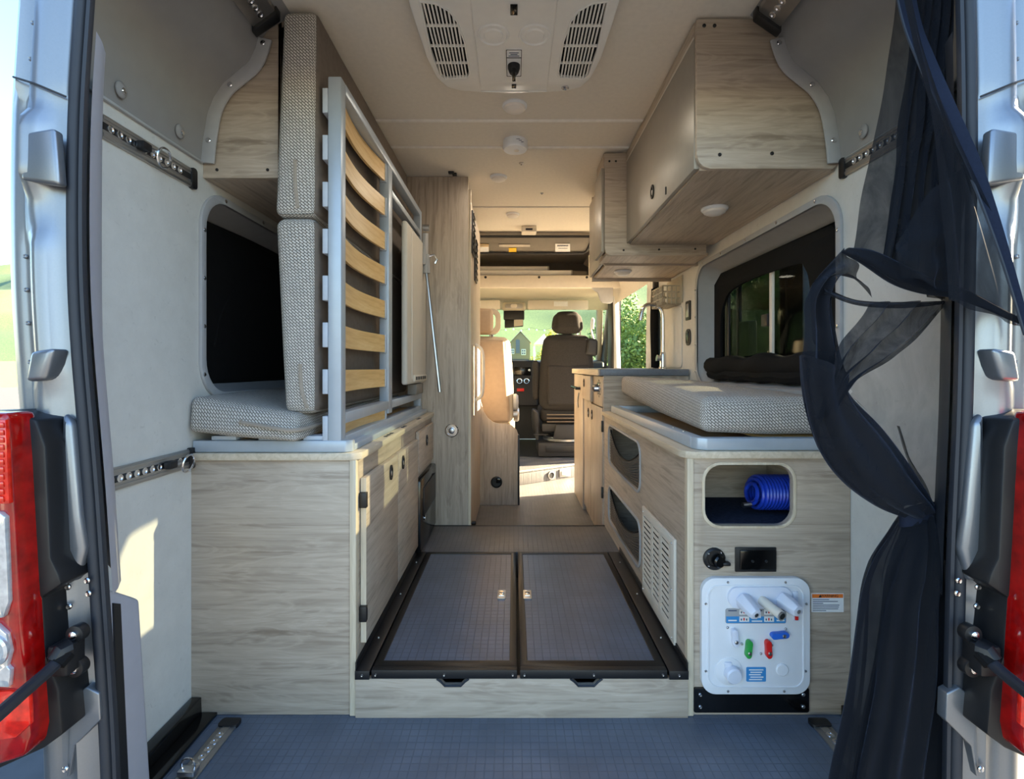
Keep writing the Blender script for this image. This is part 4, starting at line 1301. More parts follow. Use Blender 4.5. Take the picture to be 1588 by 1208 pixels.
MB().box(-.0225, .0225, 1.573, 1.576, ZA-.0034, ZA-.0025).build('text_line', M['black'], cl)
kn = MB().lathe((0, 1.615, ZA), (0, 0, -1), [(.020, 0), (.020, .012), (.015, .026), (.012, .030), (.001, .031)], 20).build('control_knob', M['black'], t)
MB().box(-.006, .006, 1.598, 1.645, ZA-.040, ZA-.012).build('knob_grip', M['blackgl'], kn, bevel=.003)
MB().box(-.010, .010, 1.345, 1.385, ZA-.003, ZA).build('sensor_window', M['blackgl'], t, bevel=.001)
MB().box(-.008, .008, 1.725, 1.748, ZA-.003, ZA).build('sensor_window', M['blackgl'], t, bevel=.001)
MB().lathe((.18, 1.745, ZA), (0, 0, -1), [(.013, 0), (.013, .004), (.009, .006), (.005, .003)], 14).build('screw', M['chrome'], t)

dome((.003, 1.95, ZC), .049, 'round ceiling dome light between the air conditioner and the smoke detector', power=LAMP)
dome((-.083, 2.68, ZC), .046, 'round ceiling dome light over the tall cupboard corner', power=LAMP)
dome((-.008, 3.33, ZC), .046, 'small ceiling dome light near the cab opening', power=LAMP)
t = thing('smoke_detector', 'white round smoke detector on a ceiling seam', 'smoke detector')
MB().lathe((.006, 2.26, ZC), (0, 0, -1), [(.056, 0), (.057, .030), (.052, .040), (.030, .046), (.001, .047)], 32).build('body', M['white'], t)
MB().lathe((.012, 2.25, ZC-.045), (0, 0, -1), [(.012, 0), (.011, .004), (.001, .005)], 14).build('test_button', M['ivory'], t)
for k in range(3):
    a = -1.35+k*.16
    MB().box(.006+.056*math.cos(a)-.008, .006+.056*math.cos(a)+.008, 2.26+.0575*math.sin(a)-.001, 2.26+.0575*math.sin(a)+.001, ZC-.016-k*.005, ZC-.014-k*.005).build('text_line', M['ink'], t)
t = thing('gas_detector', 'small square cream detector on the ceiling near the cab', 'detector')
MB().box(.055, .165, 3.60, 3.70, ZC-.045, ZC).build('body', M['ivory'], t, bevel=.008)
MB().box(.085, .135, 3.598, 3.60, ZC-.034, ZC-.020).build('slot', M['seal'], t)
for x, y in ((.037, 2.50), (.098, 3.0), (.10, 2.95)):
    pass
t = thing('ceiling_stud', 'small metal stud on the ceiling behind the smoke detector', 'stud')
MB().lathe((.037, 2.50, ZC), (0, 0, -1), [(.012, 0), (.011, .005), (.006, .008), (.001, .008)], 14).build('head', M['steel'], t)
MB().lathe((.037, 2.50, ZC-.008), (0, 0, -1), [(.004, 0), (.003, .002)], 8).build('tip', M['black'], t)
t = thing('ceiling_stud', 'small metal stud on the ceiling halfway to the cab', 'stud')
MB().lathe((.165, 2.93, ZC), (0, 0, -1), [(.010, 0), (.009, .004), (.001, .006)], 14).build('head', M['steel'], t)
MB().lathe((.165, 2.93, ZC-.006), (0, 0, -1), [(.004, 0), (.003, .002)], 8).build('tip', M['black'], t)
t = thing('cabinet_catch', 'black magnetic catch on the ceiling at the tall cupboard top', 'catch')
MB().box(-.345, -.315, 2.60, 2.625, ZC-.010, ZC).build('body', M['black'], t, bevel=.003)
MB().box(-.325, -.302, 2.615, 2.64, ZC-.014, ZC-.002).build('tip', M['blackgl'], t, bevel=.003)

# ------------------------------------------------------------------ tall cupboard
t = thing('tall_cupboard', 'tall oak cupboard with a round chrome lock', 'cupboard')
MB().box(-.905, -.246, 2.670, 2.690, 0.001, ZC-.004).build('rear_panel', M['wood_z'], t, bevel=.001)
MB().box(-.905, -.262, 2.69, 3.50, 0.001, ZC-.01).build('carcass', M['wood_z'], t)
MB().box(-.2455, -.232, 2.675, 2.692, .001, ZC-.07).build('edge_band', M['wood_edge'], t)
d = MB().box(-.258, -.238, 2.71, 3.49, .02, ZC-.10).build('door', M['wood_z'], t, bevel=.002)
for y0, y1, z0, z1 in ((2.77, 2.90, 1.62, 1.86), (2.96, 3.09, 1.50, 1.76)):
    v = MB().box(-.238, -.228, y0, y1, z0, z1).build('vent', M['black'], d, bevel=.003)
    for k in range(7):
        z = z0+.02+k*(z1-z0-.04)/6
        MB().box(-.229, -.222, y0+.01, y1-.01, z-.006, z+.006).build('vent_slat', M['blackgl'], v)
MB().lathe((-.238, 2.78, .11), (1, 0, 0), [(.012, 0), (.012, .022), (.008, .026)], 12).build('door_bumper', M['black'], d)
MB().box(-.238, -.226, 3.10, 3.115, 1.70, 1.76).build('door_hook', M['black'], d, bevel=.003)
hd = [(-.236, 3.02, 1.12), (-.195, 3.02, 1.08), (-.188, 3.02, .95), (-.195, 3.02, .82), (-.236, 3.02, .78)]
MB().tube([tuple(p) for p in curve(hd, 5)], .011, 8).build('grab_handle', M['ivory'], d)
lk = MB().lathe((-.334, 2.670, .642), (0, -1, 0), [(.036, 0), (.036, .004), (.031, .008), (.026, .008), (.025, .004), (.001, .004)], 32).build('lock', M['chrome'], t)
MB().lathe((-.334, 2.666, .642), (0, -1, 0), [(.017, 0), (.017, .008), (.012, .011), (.001, .011)], 20).build('lock_button', M['steel'], lk)

# ------------------------------------------------------------------ kitchen unit
t = thing('kitchen_unit', 'oak kitchen unit with drawer, knob and cupboard doors', 'cabinet')
KX = .485
MB().box(KX+.001, WR-.004, 2.690, 2.706, 0.001, .935).build('end_panel', M['wood_x'], t)
MB().box(KX+.014, .94, 2.706, 3.90, 0.001, .930).build('carcass', M['wood_z'], t)
def kfront(name, y0, y1, z0, z1, x, m='wood_z', th=.016):
    return MB().box(x, x+th, y0, y1, z0, z1).build(name, M[m], t, bevel=.002)
st = kfront('knob_panel', 2.708, 3.015, .765, .930, KX-.002)
MB().lathe((KX-.002, 2.815, .862), (-1, 0, 0), [(.034, 0), (.034, .006), (.024, .008), (.021, .030), (.015, .036), (.001, .036)], 20).build('knob', M['chrome'], st)
for a in range(8):
    MB().ball((KX-.003, 2.815+.052*math.cos(a*PI/4), .862+.045*math.sin(a*PI/4)), .002, .006, .006, 6, 4).build('knob_dot', M['black'], st)
dw = kfront('drawer', 3.02, 3.40, .772, .928, KX-.022, th=.034)
oval_pull(dw, KX-.022, 3.27, .880, -1, .020, .026)
d1 = kfront('door', 2.708, 3.10, .05, .757, KX-.004)
d2 = kfront('door', 3.106, 3.40, .05, .764, KX-.004)
oval_pull(d1, KX-.004, 3.055, .690, -1, .022, .030)
oval_pull(d2, KX-.004, 3.20, .690, -1, .022, .030)
for z in (.66, .30):
    MB().box(KX-.010, KX+.002, 2.694, 2.712, z-.03, z+.03).build('hinge', M['black'], d1, bevel=.002)
d3 = kfront('tall_door', 3.41, 3.89, 0.004, .930, KX-.012, th=.024)
h = MB().box(KX-.050, KX-.012, 3.52, 3.545, .822, .840).build('lever', M['black'], d3, bevel=.004)
MB().tube([(KX-.030, 3.545, .831), (KX-.040, 3.66, .834), (KX-.050, 3.72, .838)], .010, 8).build('lever_arm', M['blackgl'], d3)
MB().tube([tuple(p) for p in curve([(KX-.013, 3.60, .80), (KX-.020, 3.62, .74), (KX-.014, 3.64, .69), (KX-.02, 3.66, .72)], 5)], .004, 6).build('hook', M['steel'], d3)
ct = MB().plate([(.466, 2.680), (WR-.004, 2.680), (WR-.004, 3.91), (.458, 3.91), (.458, 2.70)], [], 'z', .935, .972).build('kitchen_worktop', M['ctop'],
      label='grey kitchen worktop with a rounded front edge', cat='worktop', bevel=.006)
MB().box(.4565, .4585, 2.70, 3.91, .937, .970).build('front_edging', M['wood_edge_y'], ct)
MB().plate(rrect(.50, .86, 2.80, 3.38, .03), [], 'z', .972, .975).build('sink_rim', M['steel'], ct, bevel=.001)
MB().plate(rrect(.55, .75, 3.05, 3.34, .04), [], 'z', .9752, .9756).build('sink_cover', M['blackgl'], ct)
t = thing('kitchen_faucet', 'chrome gooseneck faucet at the kitchen worktop edge', 'faucet')
MB().lathe((.885, 2.95, .972), (0, 0, 1), [(.026, 0), (.026, .006), (.019, .012), (.018, .085), (.014, .10)], 20).build('base', M['chrome'], t)
MB().tube([tuple(p) for p in curve([(.885, 2.95, 1.05), (.885, 2.95, 1.22), (.882, 2.95, 1.30), (.862, 2.95, 1.342), (.82, 2.95, 1.355), (.785, 2.95, 1.350), (.765, 2.95, 1.325), (.755, 2.95, 1.285), (.752, 2.95, 1.262)], 6)], .0115, 12).build('spout', M['chrome'], t)
MB().tube([(.885, 2.95, 1.035), (.858, 2.945, 1.035), (.846, 2.945, 1.037)], lambda u: .013+.006*u, 12).build('lever', M['steel'], t)
# wire basket on the wall
t = thing('wall_basket', 'cream open lattice basket hung on the wall above the faucet', 'basket')
bx0, bx1, by0, by1, bz0, bz1 = .845, .944, 2.82, 3.03, 1.340, 1.445
MB().box(.941, .950, 2.79, 3.06, 1.345, 1.50).build('back_plate', M['basket'], t, bevel=.003)
g = MB()
bars = []
for z in (bz0, bz0+.035, bz0+.070, bz1):
    bars += [((bx0, by0, z), (bx1, by0, z)), ((bx0, by1, z), (bx1, by1, z)), ((bx0, by0, z), (bx0, by1, z))]
for k in range(5):
    x = bx0+(bx1-bx0)*k/4
    bars += [((x, by0, bz0), (x, by0, bz1)), ((x, by1, bz0), (x, by1, bz1)), ((x, by0, bz0), (x, by1, bz0))]
for k in range(7):
    y = by0+(by1-by0)*k/6
    bars += [((bx0, y, bz0), (bx0, y, bz1)), ((bx0, y, bz0), (bx1, y, bz0))]
for a, b in bars:
    MB().cyl(a, b, .0042, 6).build('bar', M['basket'], t)
for z, h, lab in ((1.290, .052, 'black switch plate on the wall beside the window frame'), (1.145, .045, 'slim dark socket on the wall below the switch plate')):
    t = thing('wall_switch', lab, 'switch')
    MB().plate(rrect(2.665, 2.735, z-h, z+h, .008 if h > .05 else .03), [], 'x', WR-.007, WR).build('plate', M['black'], t, bevel=.002)
    MB().box(WR-.011, WR-.007, 2.682, 2.718, z-h*.7, z+h*.7).build('rocker', M['alu'] if h > .05 else M['blackgl'], t, bevel=.002)
tw = MB().plate(rrect(2.80, 3.22, .98, 1.33, .03), [], 'x', WR-.006, WR).build('splash_panel', M['wall'], wall_r, bevel=.003)

# ------------------------------------------------------------------ sliding door opening, curtains, step of the van
t = struct('door_1')
MB().box(WR-.02, WR+.06, 4.73, 4.93, .0, 1.72).build('door_pillar', M['seatp'], t, bevel=.01)
MB().hexa([(WR+.03, 4.60, .05), (WR+.07, 4.60, .05), (WR+.07, 4.71, .05), (WR+.03, 4.71, .05),
           (WR-.01, 4.66, 1.66), (WR+.03, 4.66, 1.66), (WR+.03, 4.76, 1.66), (WR-.01, 4.76, 1.66)]).build('door_jamb', M['white'], t, bevel=.01)
MB().box(WR-.03, WR+.02, 3.26, 3.30, .13, 1.62).build('door_seal', M['black'], t, bevel=.006)
def drape(name, y0, y1, z0, z1, x, m, label, waves, amp):
    rows = []
    for k in range(16):
        z = z1+(z0-z1)*k/15
        rows.append([(x+amp*math.sin(2*PI*waves*i/40)*(.5+.5*k/15), y0+(y1-y0)*i/40+.02*math.sin(k*.3)*(i/40), z) for i in range(41)])
    return MB().loft(rows).build(name, m, label=label, cat='curtain', angle=80)
drape('door_curtain', 3.20, 3.29, .98, 1.50, WR-.035, M['blackmat'], 'black curtain edge bunched at the sliding door beside the basket', 3, .015)
drape('door_curtain', 3.34, 3.60, .25, 1.60, WR+.02, M['greycloth'], 'pale grey curtain hanging in the sliding door opening', 4, .018)

# the sliding door itself stands open outside the window
t = thing('sliding_door', 'silver sliding door standing open outside the window', 'vehicle door')
DX = 1.13
MB().plate([(1.945, -.15), (3.27, -.15), (3.27, 1.70), (1.945, 1.66)], [rrect(2.06, 3.12, .93, 1.50, .09)], 'x', DX, DX+.05).build('door_shell', M['paint'], t, bevel=.008)
MB().plate(rrect(2.05, 3.13, .92, 1.51, .09), [rrect(2.09, 3.09, .96, 1.47, .08)], 'x', DX-.012, DX+.01).build('window_gasket', M['black'], t, bevel=.002)
MB().plate(rrect(2.06, 3.12, .93, 1.50, .09), [], 'x', DX+.02, DX+.024).build('door_pane', M['tinted'], t)
for y in (2.46, 2.60):
    MB().box(DX-.015, DX, y, y+.03, .96, 1.47).build('pane_bar', M['black'], t, bevel=.002)
MB().box(DX-.045, DX, 2.30, 2.42, .99, 1.20).build('inner_handle', M['black'], t, bevel=.012)

# ------------------------------------------------------------------ cab: shelf, headliner, dash, windscreen
CAB = True
t = struct('trim_3')
MB().box(-.93, .96, 3.87, 3.90, 1.600, 1.700).build('shelf_front', M['shelf'], t, bevel=.008)
MB().box(-.93, .96, 3.90, 4.75, 1.640, 1.665).build('cab_headliner', M['headliner'], t)
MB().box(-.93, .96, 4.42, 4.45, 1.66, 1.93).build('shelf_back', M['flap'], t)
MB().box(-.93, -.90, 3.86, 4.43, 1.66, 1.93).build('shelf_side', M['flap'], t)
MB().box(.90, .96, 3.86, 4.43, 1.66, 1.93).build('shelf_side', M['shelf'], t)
MB().plate([(.585, 1.86), (.585, 1.69), (.62, 1.62), (.93, 1.62), (.93, 1.86)], [], 'y', 3.885, 3.90).build('shelf_cheek', M['shelf'], t, bevel=.003)
MB().plate([(.60, 1.605), (.655, 1.565), (.672, 1.51), (.69, 1.485), (.755, 1.480), (.775, 1.495), (.775, 1.66), (.60, 1.66)], [], 'y', 3.872, 3.90).build('shelf_corner', M['greylt'], t, bevel=.006)
for px in (753, 836, 910):
    q = Vector(((px-CX)*3.87/FOC, 3.87, 1.684))
    MB().lathe(q, (0, -1, 0), [(.010, 0), (.010, .002)], 12).build('screw_hole', M['black'], t)
# headliner slopes to the windscreen header
MB().hexa([(-.93, 4.75, 1.640), (.96, 4.75, 1.640), (.96, 5.0, 1.56), (-.93, 5.0, 1.56), (-.93, 4.75, 1.665), (.96, 4.75, 1.665), (.96, 5.0, 1.64), (-.93, 5.0, 1.64)]).build('header', M['headliner'], t)
CAB = False
MB().box(-.93, .96, 3.80, 5.0, 2.035, 2.06).build('roof_lining', M['shelf'], t)
MB().box(-.70, .74, 3.79, 3.81, 1.985, 2.036).build('roof_bow', M['shelf'], t)

t = thing('overhead_flap', 'taupe overhead flap with stickers below the ceiling at the cab', 'flap')
f0, f1 = 3.76, 3.865
MB().hexa([(-.60, f1, 1.872), (.55, f1, 1.872), (.55, f1+.012, 1.880), (-.60, f1+.012, 1.880), (-.62, f0, 1.968), (.595, f0, 1.968), (.595, f0+.012, 1.975), (-.62, f0+.012, 1.975)]).build('panel', M['flap'], t, bevel=.004)
MB().tube([(-.62, f0, 1.972), (.575, f0, 1.972), (.597, f0+.01, 1.958), (.565, f1-.015, 1.884), (.54, f1-.004, 1.870), (-.60, f1-.004, 1.870)], .010, 8).build('rim', M['seatp'], t)
def on_flap(px0, px1, k0, k1, m, nm):      # k along the flap, 0 top
    def p(px, k, o):
        y = f0+(f1-f0)*k
        z = 1.968+(1.872-1.968)*k
        return ((px-CX)*y/FOC, y-o, z-o*.9)
    MB().hexa([p(px0, k1, .001), p(px1, k1, .001), p(px1, k1, .004), p(px0, k1, .004), p(px0, k0, .001), p(px1, k0, .001), p(px1, k0, .004), p(px0, k0, .004)]).build(nm, m, t)
on_flap(742, 758, .42, .92, M['whitelab'], 'sticker')
on_flap(742, 758, .42, .58, M['yellowlab'], 'sticker_heading')
on_flap(789, 801, .66, .96, M['yellowlab'], 'sticker')
on_flap(861, 884, .40, .90, M['whitelab'], 'sticker')
on_flap(864, 881, .46, .56, M['ink'], 'text_line')
on_flap(866, 880, .66, .70, M['ink'], 'text_line')
on_flap(774, 822, .44, .60, M['alu'], 'handle_strip')
# rolled poles on the shelf
CAB = True
for k, (z, x1, r, lab) in enumerate(((1.735, .455, .024, 'long silver pole lying at the front of the cab shelf'), (1.790, .275, .022, 'shorter silver pole lying behind on the cab shelf'))):
    t = thing('silver_pole', lab, 'pole', 'silver poles on the cab shelf')
    y = 3.98+.10*k
    MB().cyl((-.75, y, z), (x1, y, z), r, 16).build('tube', M['white'], t)
    MB().cyl((x1, y, z), (x1+.012, y, z), r*1.06, 16).build('end_plug', M['greylt'], t)
MB().box(-.80, .60, 4.02, 4.16, 1.665, 1.767).build('folded_blanket', M['flap'], label='taupe folded pad beneath the silver poles on the cab shelf', cat='pad', bevel=.02)

CAB = True
cabl = MB().plate([(4.2, .1), (5.45, .1), (5.45, 1.0), (4.98, 1.66), (4.2, 1.66)], [[(4.35, 1.0), (5.20, 1.0), (5.02, 1.45), (4.92, 1.53), (4.35, 1.53)]], 'x', -.95, -.92).build('wall_cab_left', M['seatp'], kind='structure')
cabr = MB().plate([(4.5, .1), (5.45, .1), (5.45, 1.0), (4.98, 1.66), (4.5, 1.66)], [[(4.58, 1.0), (5.20, 1.0), (5.02, 1.45), (4.92, 1.53), (4.60, 1.53)]], 'x', .94, .97).build('wall_cab_right', M['seatp'], kind='structure')
MB().plate([(4.58, 1.0), (5.20, 1.0), (5.02, 1.45), (4.92, 1.53), (4.60, 1.53)], [], 'x', .952, .956).build('door_pane', M['glass'], cabr)
MB().plate([(4.35, 1.0), (5.20, 1.0), (5.02, 1.45), (4.92, 1.53), (4.35, 1.53)], [], 'x', -.938, -.934).build('door_pane', M['glass'], cabl)
w3 = struct('window_3')
MB().add([(-.90, 5.45, 1.0), (.92, 5.45, 1.0), (.86, 4.98, 1.60), (-.84, 4.98, 1.60)], [(0, 1, 2, 3)]).build('windscreen_pane', M['glass'], w3)
for s in (-1, 1):
    MB().tube([(s*.93, 5.46, .98), (s*.90, 5.25, 1.28), (s*.86, 4.98, 1.62)], .035, 8).build('screen_pillar', M['headliner'], w3)
MB().box(-.93, .96, 4.97, 5.02, 1.575, 1.68).build('screen_header', M['headliner'], w3)

t = thing('dashboard', 'black dashboard with radio and round heater knobs', 'dashboard')
MB().hexa([(-.91, 5.02, .62), (.93, 5.02, .62), (.93, 5.40, .62), (-.91, 5.40, .62), (-.91, 5.10, 1.045), (.93, 5.10, 1.045), (.93, 5.40, 1.06), (-.91, 5.40, 1.06)]).build('body', M['black'], t, bevel=.03, seg=3)
MB().hexa([(-.12, 4.88, .60), (.24, 4.88, .60), (.24, 5.1, .60), (-.12, 5.1, .60), (-.10, 5.0, 1.055), (.22, 5.0, 1.055), (.22, 5.15, 1.055), (-.10, 5.15, 1.055)]).build('centre_stack', M['seatp'], t, bevel=.02, seg=3)
MB().box(-.91, .93, 5.30, 5.34, .22, .80).build('firewall', M['black'], t)
MB().box(.0, .17, 4.955, 5.0, .90, .985).build('radio', M['blackgl'], t, bevel=.004)
MB().lathe((.155, 4.955, .955), (0, -1, 0), [(.014, 0), (.012, .02)], 14).build('radio_knob', M['chrome'], t)
for x in (.055, .125):
    k = MB().lathe((x, 4.935, .845), (0, -1, .1), [(.030, 0), (.030, .012), (.024, .016), (.024, .006)], 20).build('heater_ring', M['chrome'], t)
    MB().lathe((x, 4.93, .845), (0, -1, .1), [(.022, 0), (.020, .02), (.001, .02)], 16).build('heater_knob', M['black'], t)
MB().box(.03, .10, 4.900, 4.93, .745, .775).build('warning_buttons', M['redp'], t, bevel=.004)

t = thing('rear_view_mirror', 'dark rear-view mirror with console on the windscreen', 'mirror')
MB().box(-.11, .11, 4.70, 4.80, 1.525, 1.600).build('console', M['headliner'], t, bevel=.015)
MB().plate(rrect(-.085, .085, 1.540, 1.585, .02), [], 'y', 4.692, 4.70).build('console_light', M['alu'], t, bevel=.003)
MB().plate(rrect(-.03, .03, 1.545, 1.58, .014), [], 'y', 4.686, 4.692).build('console_lens', M['ivory'], t, bevel=.002)
MB().box(-.10, .10, 4.75, 4.83, 1.44, 1.525).build('mirror_mount', M['black'], t, bevel=.01)
MB().hexa([(-.09, 4.76, 1.36), (.09, 4.76, 1.375), (.09, 4.80, 1.375), (-.09, 4.80, 1.36), (-.09, 4.77, 1.44), (.09, 4.77, 1.45), (.09, 4.81, 1.45), (-.09, 4.81, 1.44)]).build('mirror_shell', M['black'], t, bevel=.008)
MB().hexa([(0.0, 4.752, 1.372), (.085, 4.752, 1.382), (.085, 4.757, 1.382), (0, 4.757, 1.372), (0, 4.762, 1.437), (.085, 4.762, 1.444), (.085, 4.767, 1.444), (0, 4.767, 1.437)]).build('mirror_glass', M['chrome'], t)
for x0, x1, lab in ((.13, .70, 'cream sun visor with a sticker above the dark passenger seat'), (-.68, -.13, 'cream sun visor above the tan seat')):
    t = thing('sun_visor', lab, 'sun visor', 'sun visors')
    MB().box(x0, x1, 4.66, 4.69, 1.525, 1.615).build('panel', M['cream'], t, bevel=.012)
    MB().box((x0+x1)/2-.04, (x0+x1)/2+.09, 4.655, 4.66, 1.555, 1.60).build('sticker', M['whitelab'], t)

# ------------------------------------------------------------------ seats
t = thing('passenger_seat', 'dark grey cab seat with headrest facing the windscreen', 'seat')
c0 = 4.34
soft('backrest', [(.225, c0-.10, .62), (.70, c0-.10, .62), (.70, c0+.06, .62), (.225, c0+.06, .62), (.265, c0-.02, 1.255), (.665, c0-.02, 1.255), (.665, c0+.09, 1.255), (.265, c0+.09, 1.255)], M['seat'], t, r=.05, puff=.02)
soft('back_panel', [(.285, c0-.125, .66), (.66, c0-.125, .66), (.66, c0-.06, .66), (.285, c0-.06, .66), (.29, c0-.075, 1.00), (.655, c0-.075, 1.00), (.655, c0-.03, 1.00), (.29, c0-.03, 1.00)], M['seat'], t, r=.02, puff=.008)
soft('headrest', [(.335, c0-.03, 1.285), (.605, c0-.03, 1.285), (.605, c0+.09, 1.285), (.335, c0+.09, 1.285), (.36, c0-.01, 1.465), (.58, c0-.01, 1.465), (.58, c0+.08, 1.465), (.36, c0+.08, 1.465)], M['seat'], t, r=.058, puff=.012)
for x in (.385, .555):
    MB().cyl((x, c0+.03, 1.23), (x, c0+.03, 1.30), .010, 10).build('headrest_post', M['chrome'], t)
soft('seat_cushion', corners(.23, .70, c0-.05, c0+.50, .50, .64), M['seat'], t, r=.05, puff=.01)
soft('armrest', corners(.165, .215, c0-.02, c0+.06, .70, 1.04), M['seat'], t, r=.022, puff=.004)
soft('bolster', [(.615, c0-.06, 1.09), (.72, c0-.06, 1.08), (.72, c0+.04, 1.08), (.615, c0+.04, 1.09), (.645, c0-.06, 1.235), (.725, c0-.06, 1.22), (.725, c0+.04, 1.22), (.645, c0+.04, 1.235)], M['seatp'], t, r=.02, puff=.004)
MB().box(.24, .69, c0-.10, c0+.42, .43, .50).build('seat_rail', M['seatp'], t, bevel=.01)
for k in range(3):
    MB().box(.28, .58, c0-.13, c0-.11, .575-k*.03, .585-k*.03).build('back_strap', M['mesh'], t, bevel=.003)
MB().plate([(.33, .375), (.62, .375), (.60, .50), (.355, .50)], [], 'y', c0-.16, c0-.12).build('rear_cover', M['seatp'], t, bevel=.012)
MB().lathe((.46, c0+.10, .345), (0, 0, 1), [(.20, 0), (.20, .018), (.18, .022), (.18, .03), (.001, .03)], 32).build('swivel_plate', M['steel'], t)
MB().box(.205, .72, c0-.14, c0+.34, .224, .345).build('pedestal', M['seatp'], t, bevel=.012)
MB().box(.27, .66, c0-.146, c0-.14, .26, .325).build('pedestal_panel', M['black'], t, bevel=.004)
soft('recline_lever', [(.165, c0-.05, .42), (.225, c0-.05, .40), (.225, c0+.06, .40), (.165, c0+.06, .42), (.155, c0-.10, .63), (.215, c0-.10, .60), (.215, c0, .60), (.155, c0, .63)], M['seatp'], t, r=.02)
MB().cyl((.20, c0-.06, .36), (.20, c0-.06, .47), .014, 10).build('adjuster', M['seatp'], t)
MB().tube([(.17, c0-.08, .405), (.29, c0-.08, .405)], .006, 8).build('adjuster_bar', M['seatp'], t)
MB().tube([tuple(p) for p in curve([(.695, c0+.02, 1.32), (.70, c0+.03, 1.40), (.685, c0+.03, 1.40), (.68, c0+.02, 1.30), (.70, c0, 1.22)], 5)], .008, 6).build('belt_guide', M['white'], t)

CAB = False
t = thing('swivelled_seat', 'tan seat with headrest swivelled towards the aisle by the oak box', 'seat')
c1 = 3.68
soft('backrest', [(-.50, c1, .565), (-.005, c1, .565), (-.005, c1+.14, .565), (-.50, c1+.14, .565), (-.48, c1+.02, 1.205), (-.033, c1+.02, 1.205), (-.033, c1+.13, 1.205), (-.48, c1+.13, 1.205)], M['vinyllt'], t, r=.05, puff=.012)
soft('back_panel', [(-.48, c1-.014, .575), (-.028, c1-.014, .575), (-.028, c1+.04, .575), (-.48, c1+.04, .575), (-.45, c1+.008, 1.183), (-.072, c1+.008, 1.183), (-.072, c1+.05, 1.183), (-.45, c1+.05, 1.183)], M['vinyl'], t, r=.02, puff=.006)
MB().plate(rrect(-.42, -.100, 1.228, 1.425, .065), [rrect(-.38, -.138, 1.262, 1.395, .045)], 'y', c1+.045, c1+.090).build('headrest_rim', M['vinyllt'], t, bevel=.012, seg=3)
soft('headrest', corners(-.42, -.160, c1+.0, c1+.045, 1.238, 1.415), M['vinyl'], t, r=.02, puff=.008)
for x in (-.33, -.165):
    MB().cyl((x, c1+.06, 1.19), (x, c1+.06, 1.24), .011, 8).build('headrest_post', M['steel'], t)
soft('seat_cushion', corners(-.50, 0, c1+.13, c1+.58, .46, .58), M['vinyllt'], t, r=.04)
MB().box(-.45, -.05, c1+.13, c1+.5, .001, .46).build('seat_pedestal', M['seatp'], t, bevel=.01)
MB().lathe((-.005, c1+.06, .72), (1, 0, 0), [(.060, 0), (.064, .022), (.05, .037), (.001, .04)], 20).build('recline_wheel', M['greylt'], t)
MB().lathe((-.005, c1+.09, .625), (1, 0, 0), [(.052, 0), (.055, .033), (.044, .044), (.001, .046)], 20).build('height_wheel', M['alu'], t)

t = thing('oak_seat_box', 'oak box panel with a round black vent in front of the tan seat', 'seat box')
MB().plate([(-.258, 0.001), (.031, 0.001), (.031, .50), (.02, .533), (-.011, .566), (-.055, .581), (-.11, .581), (-.149, .592), (-.188, .622), (-.215, .666), (-.237, .738), (-.248, .85), (-.258, .85)], [], 'y', 3.535, 3.553).build('panel', M['wood_z'], t, bevel=.002)
MB().box(.027, .040, 3.530, 3.557, 0.001, .50).build('edge_strip', M['black'], t, bevel=.002)
MB().box(-.248, .026, 3.553, 3.76, 0.001, .222).build('base', M['wood_y'], t)
v = MB().lathe((-.124, 3.535, .165), (0, -1, 0), [(.041, 0), (.041, .006), (.033, .010), (.031, .004), (.001, .004)], 28).build('vent', M['black'], t)
MB().box(-.127, -.094, 3.523, 3.531, .160, .194).build('vent_blade', M['blackgl'], v, bevel=.002)

# ------------------------------------------------------------------ black netting curtain at the rear opening
t = thing('insect_netting', 'black insect netting tied back with a navy band at the rear opening', 'netting')
def sheet(name, left, right, m, nfold=5, amp=.012, n=30, nu=24, ph=0.0, thick=None):
    """left/right: lists of (px, py, distance) edges; folds run along the length"""
    L, R = curve(left, 8), curve(right, 8)
    def at(c, u):
        k = u*(len(c)-1)
        i = min(int(k), len(c)-2)
        f = k-i
        return [a+(b-a)*f for a, b in zip(c[i], c[i+1])]
    rows = []
    for i in range(n+1):
        u = i/n
        a, b = P(*at(L, u)), P(*at(R, u))
        row = []
        for j in range(nu+1):
            v = j/nu
            p = a.lerp(b, v)
            p.y += amp*math.sin(2*PI*nfold*v+ph+2.2*u)*min(1, 4*v*(1-v)+.35)+amp*.7*noise.noise(Vector((v*4, u*5, ph)))
            row.append(p)
        rows.append(row)
    return MB().loft(rows).build(name, m, t, angle=80)
# closed, flattened and pleated bundle between two contours
def bundle(name, left, right, m, depth=.03, nfold=9, amp=.10, n=36, nu=44, ph=0.0):
    L, R = curve(left, 8), curve(right, 8)
    def at(c, u):
        k = u*(len(c)-1)
        i = min(int(k), len(c)-2)
        f = k-i
        return [a+(b-a)*f for a, b in zip(c[i], c[i+1])]
    rows = []
    for i in range(n+1):
        u = i/n
        a, b = P(*at(L, u)), P(*at(R, u))
        c, h = (a+b)/2, (b-a)/2
        w = h.length
        row = []
        for j in range(nu):
            th = 2*PI*j/nu
            k = 1+amp*math.sin(nfold*th+ph+1.5*u)+amp*.8*noise.noise(Vector((math.cos(th)*1.5, math.sin(th)*1.5, u*4+ph)))
            e = 1 if abs(math.cos(th)) > .98 else k
            row.append(c+h*math.cos(th)*min(e, 1.02)+Vector((0, math.sin(th)*min(depth, w*.9)*k, 0)))
        rows.append(row)
    return MB().loft(rows, cu=True).build(name, m, t, angle=80)
sheet('belly_fold', [(1440, 300, .93), (1405, 360, .92), (1392, 392, .92), (1400, 430, .92)],
      [(1500, 250, .88), (1498, 330, .875), (1490, 400, .87), (1486, 455, .87)], M['netting'], 1, .014, ph=.8)
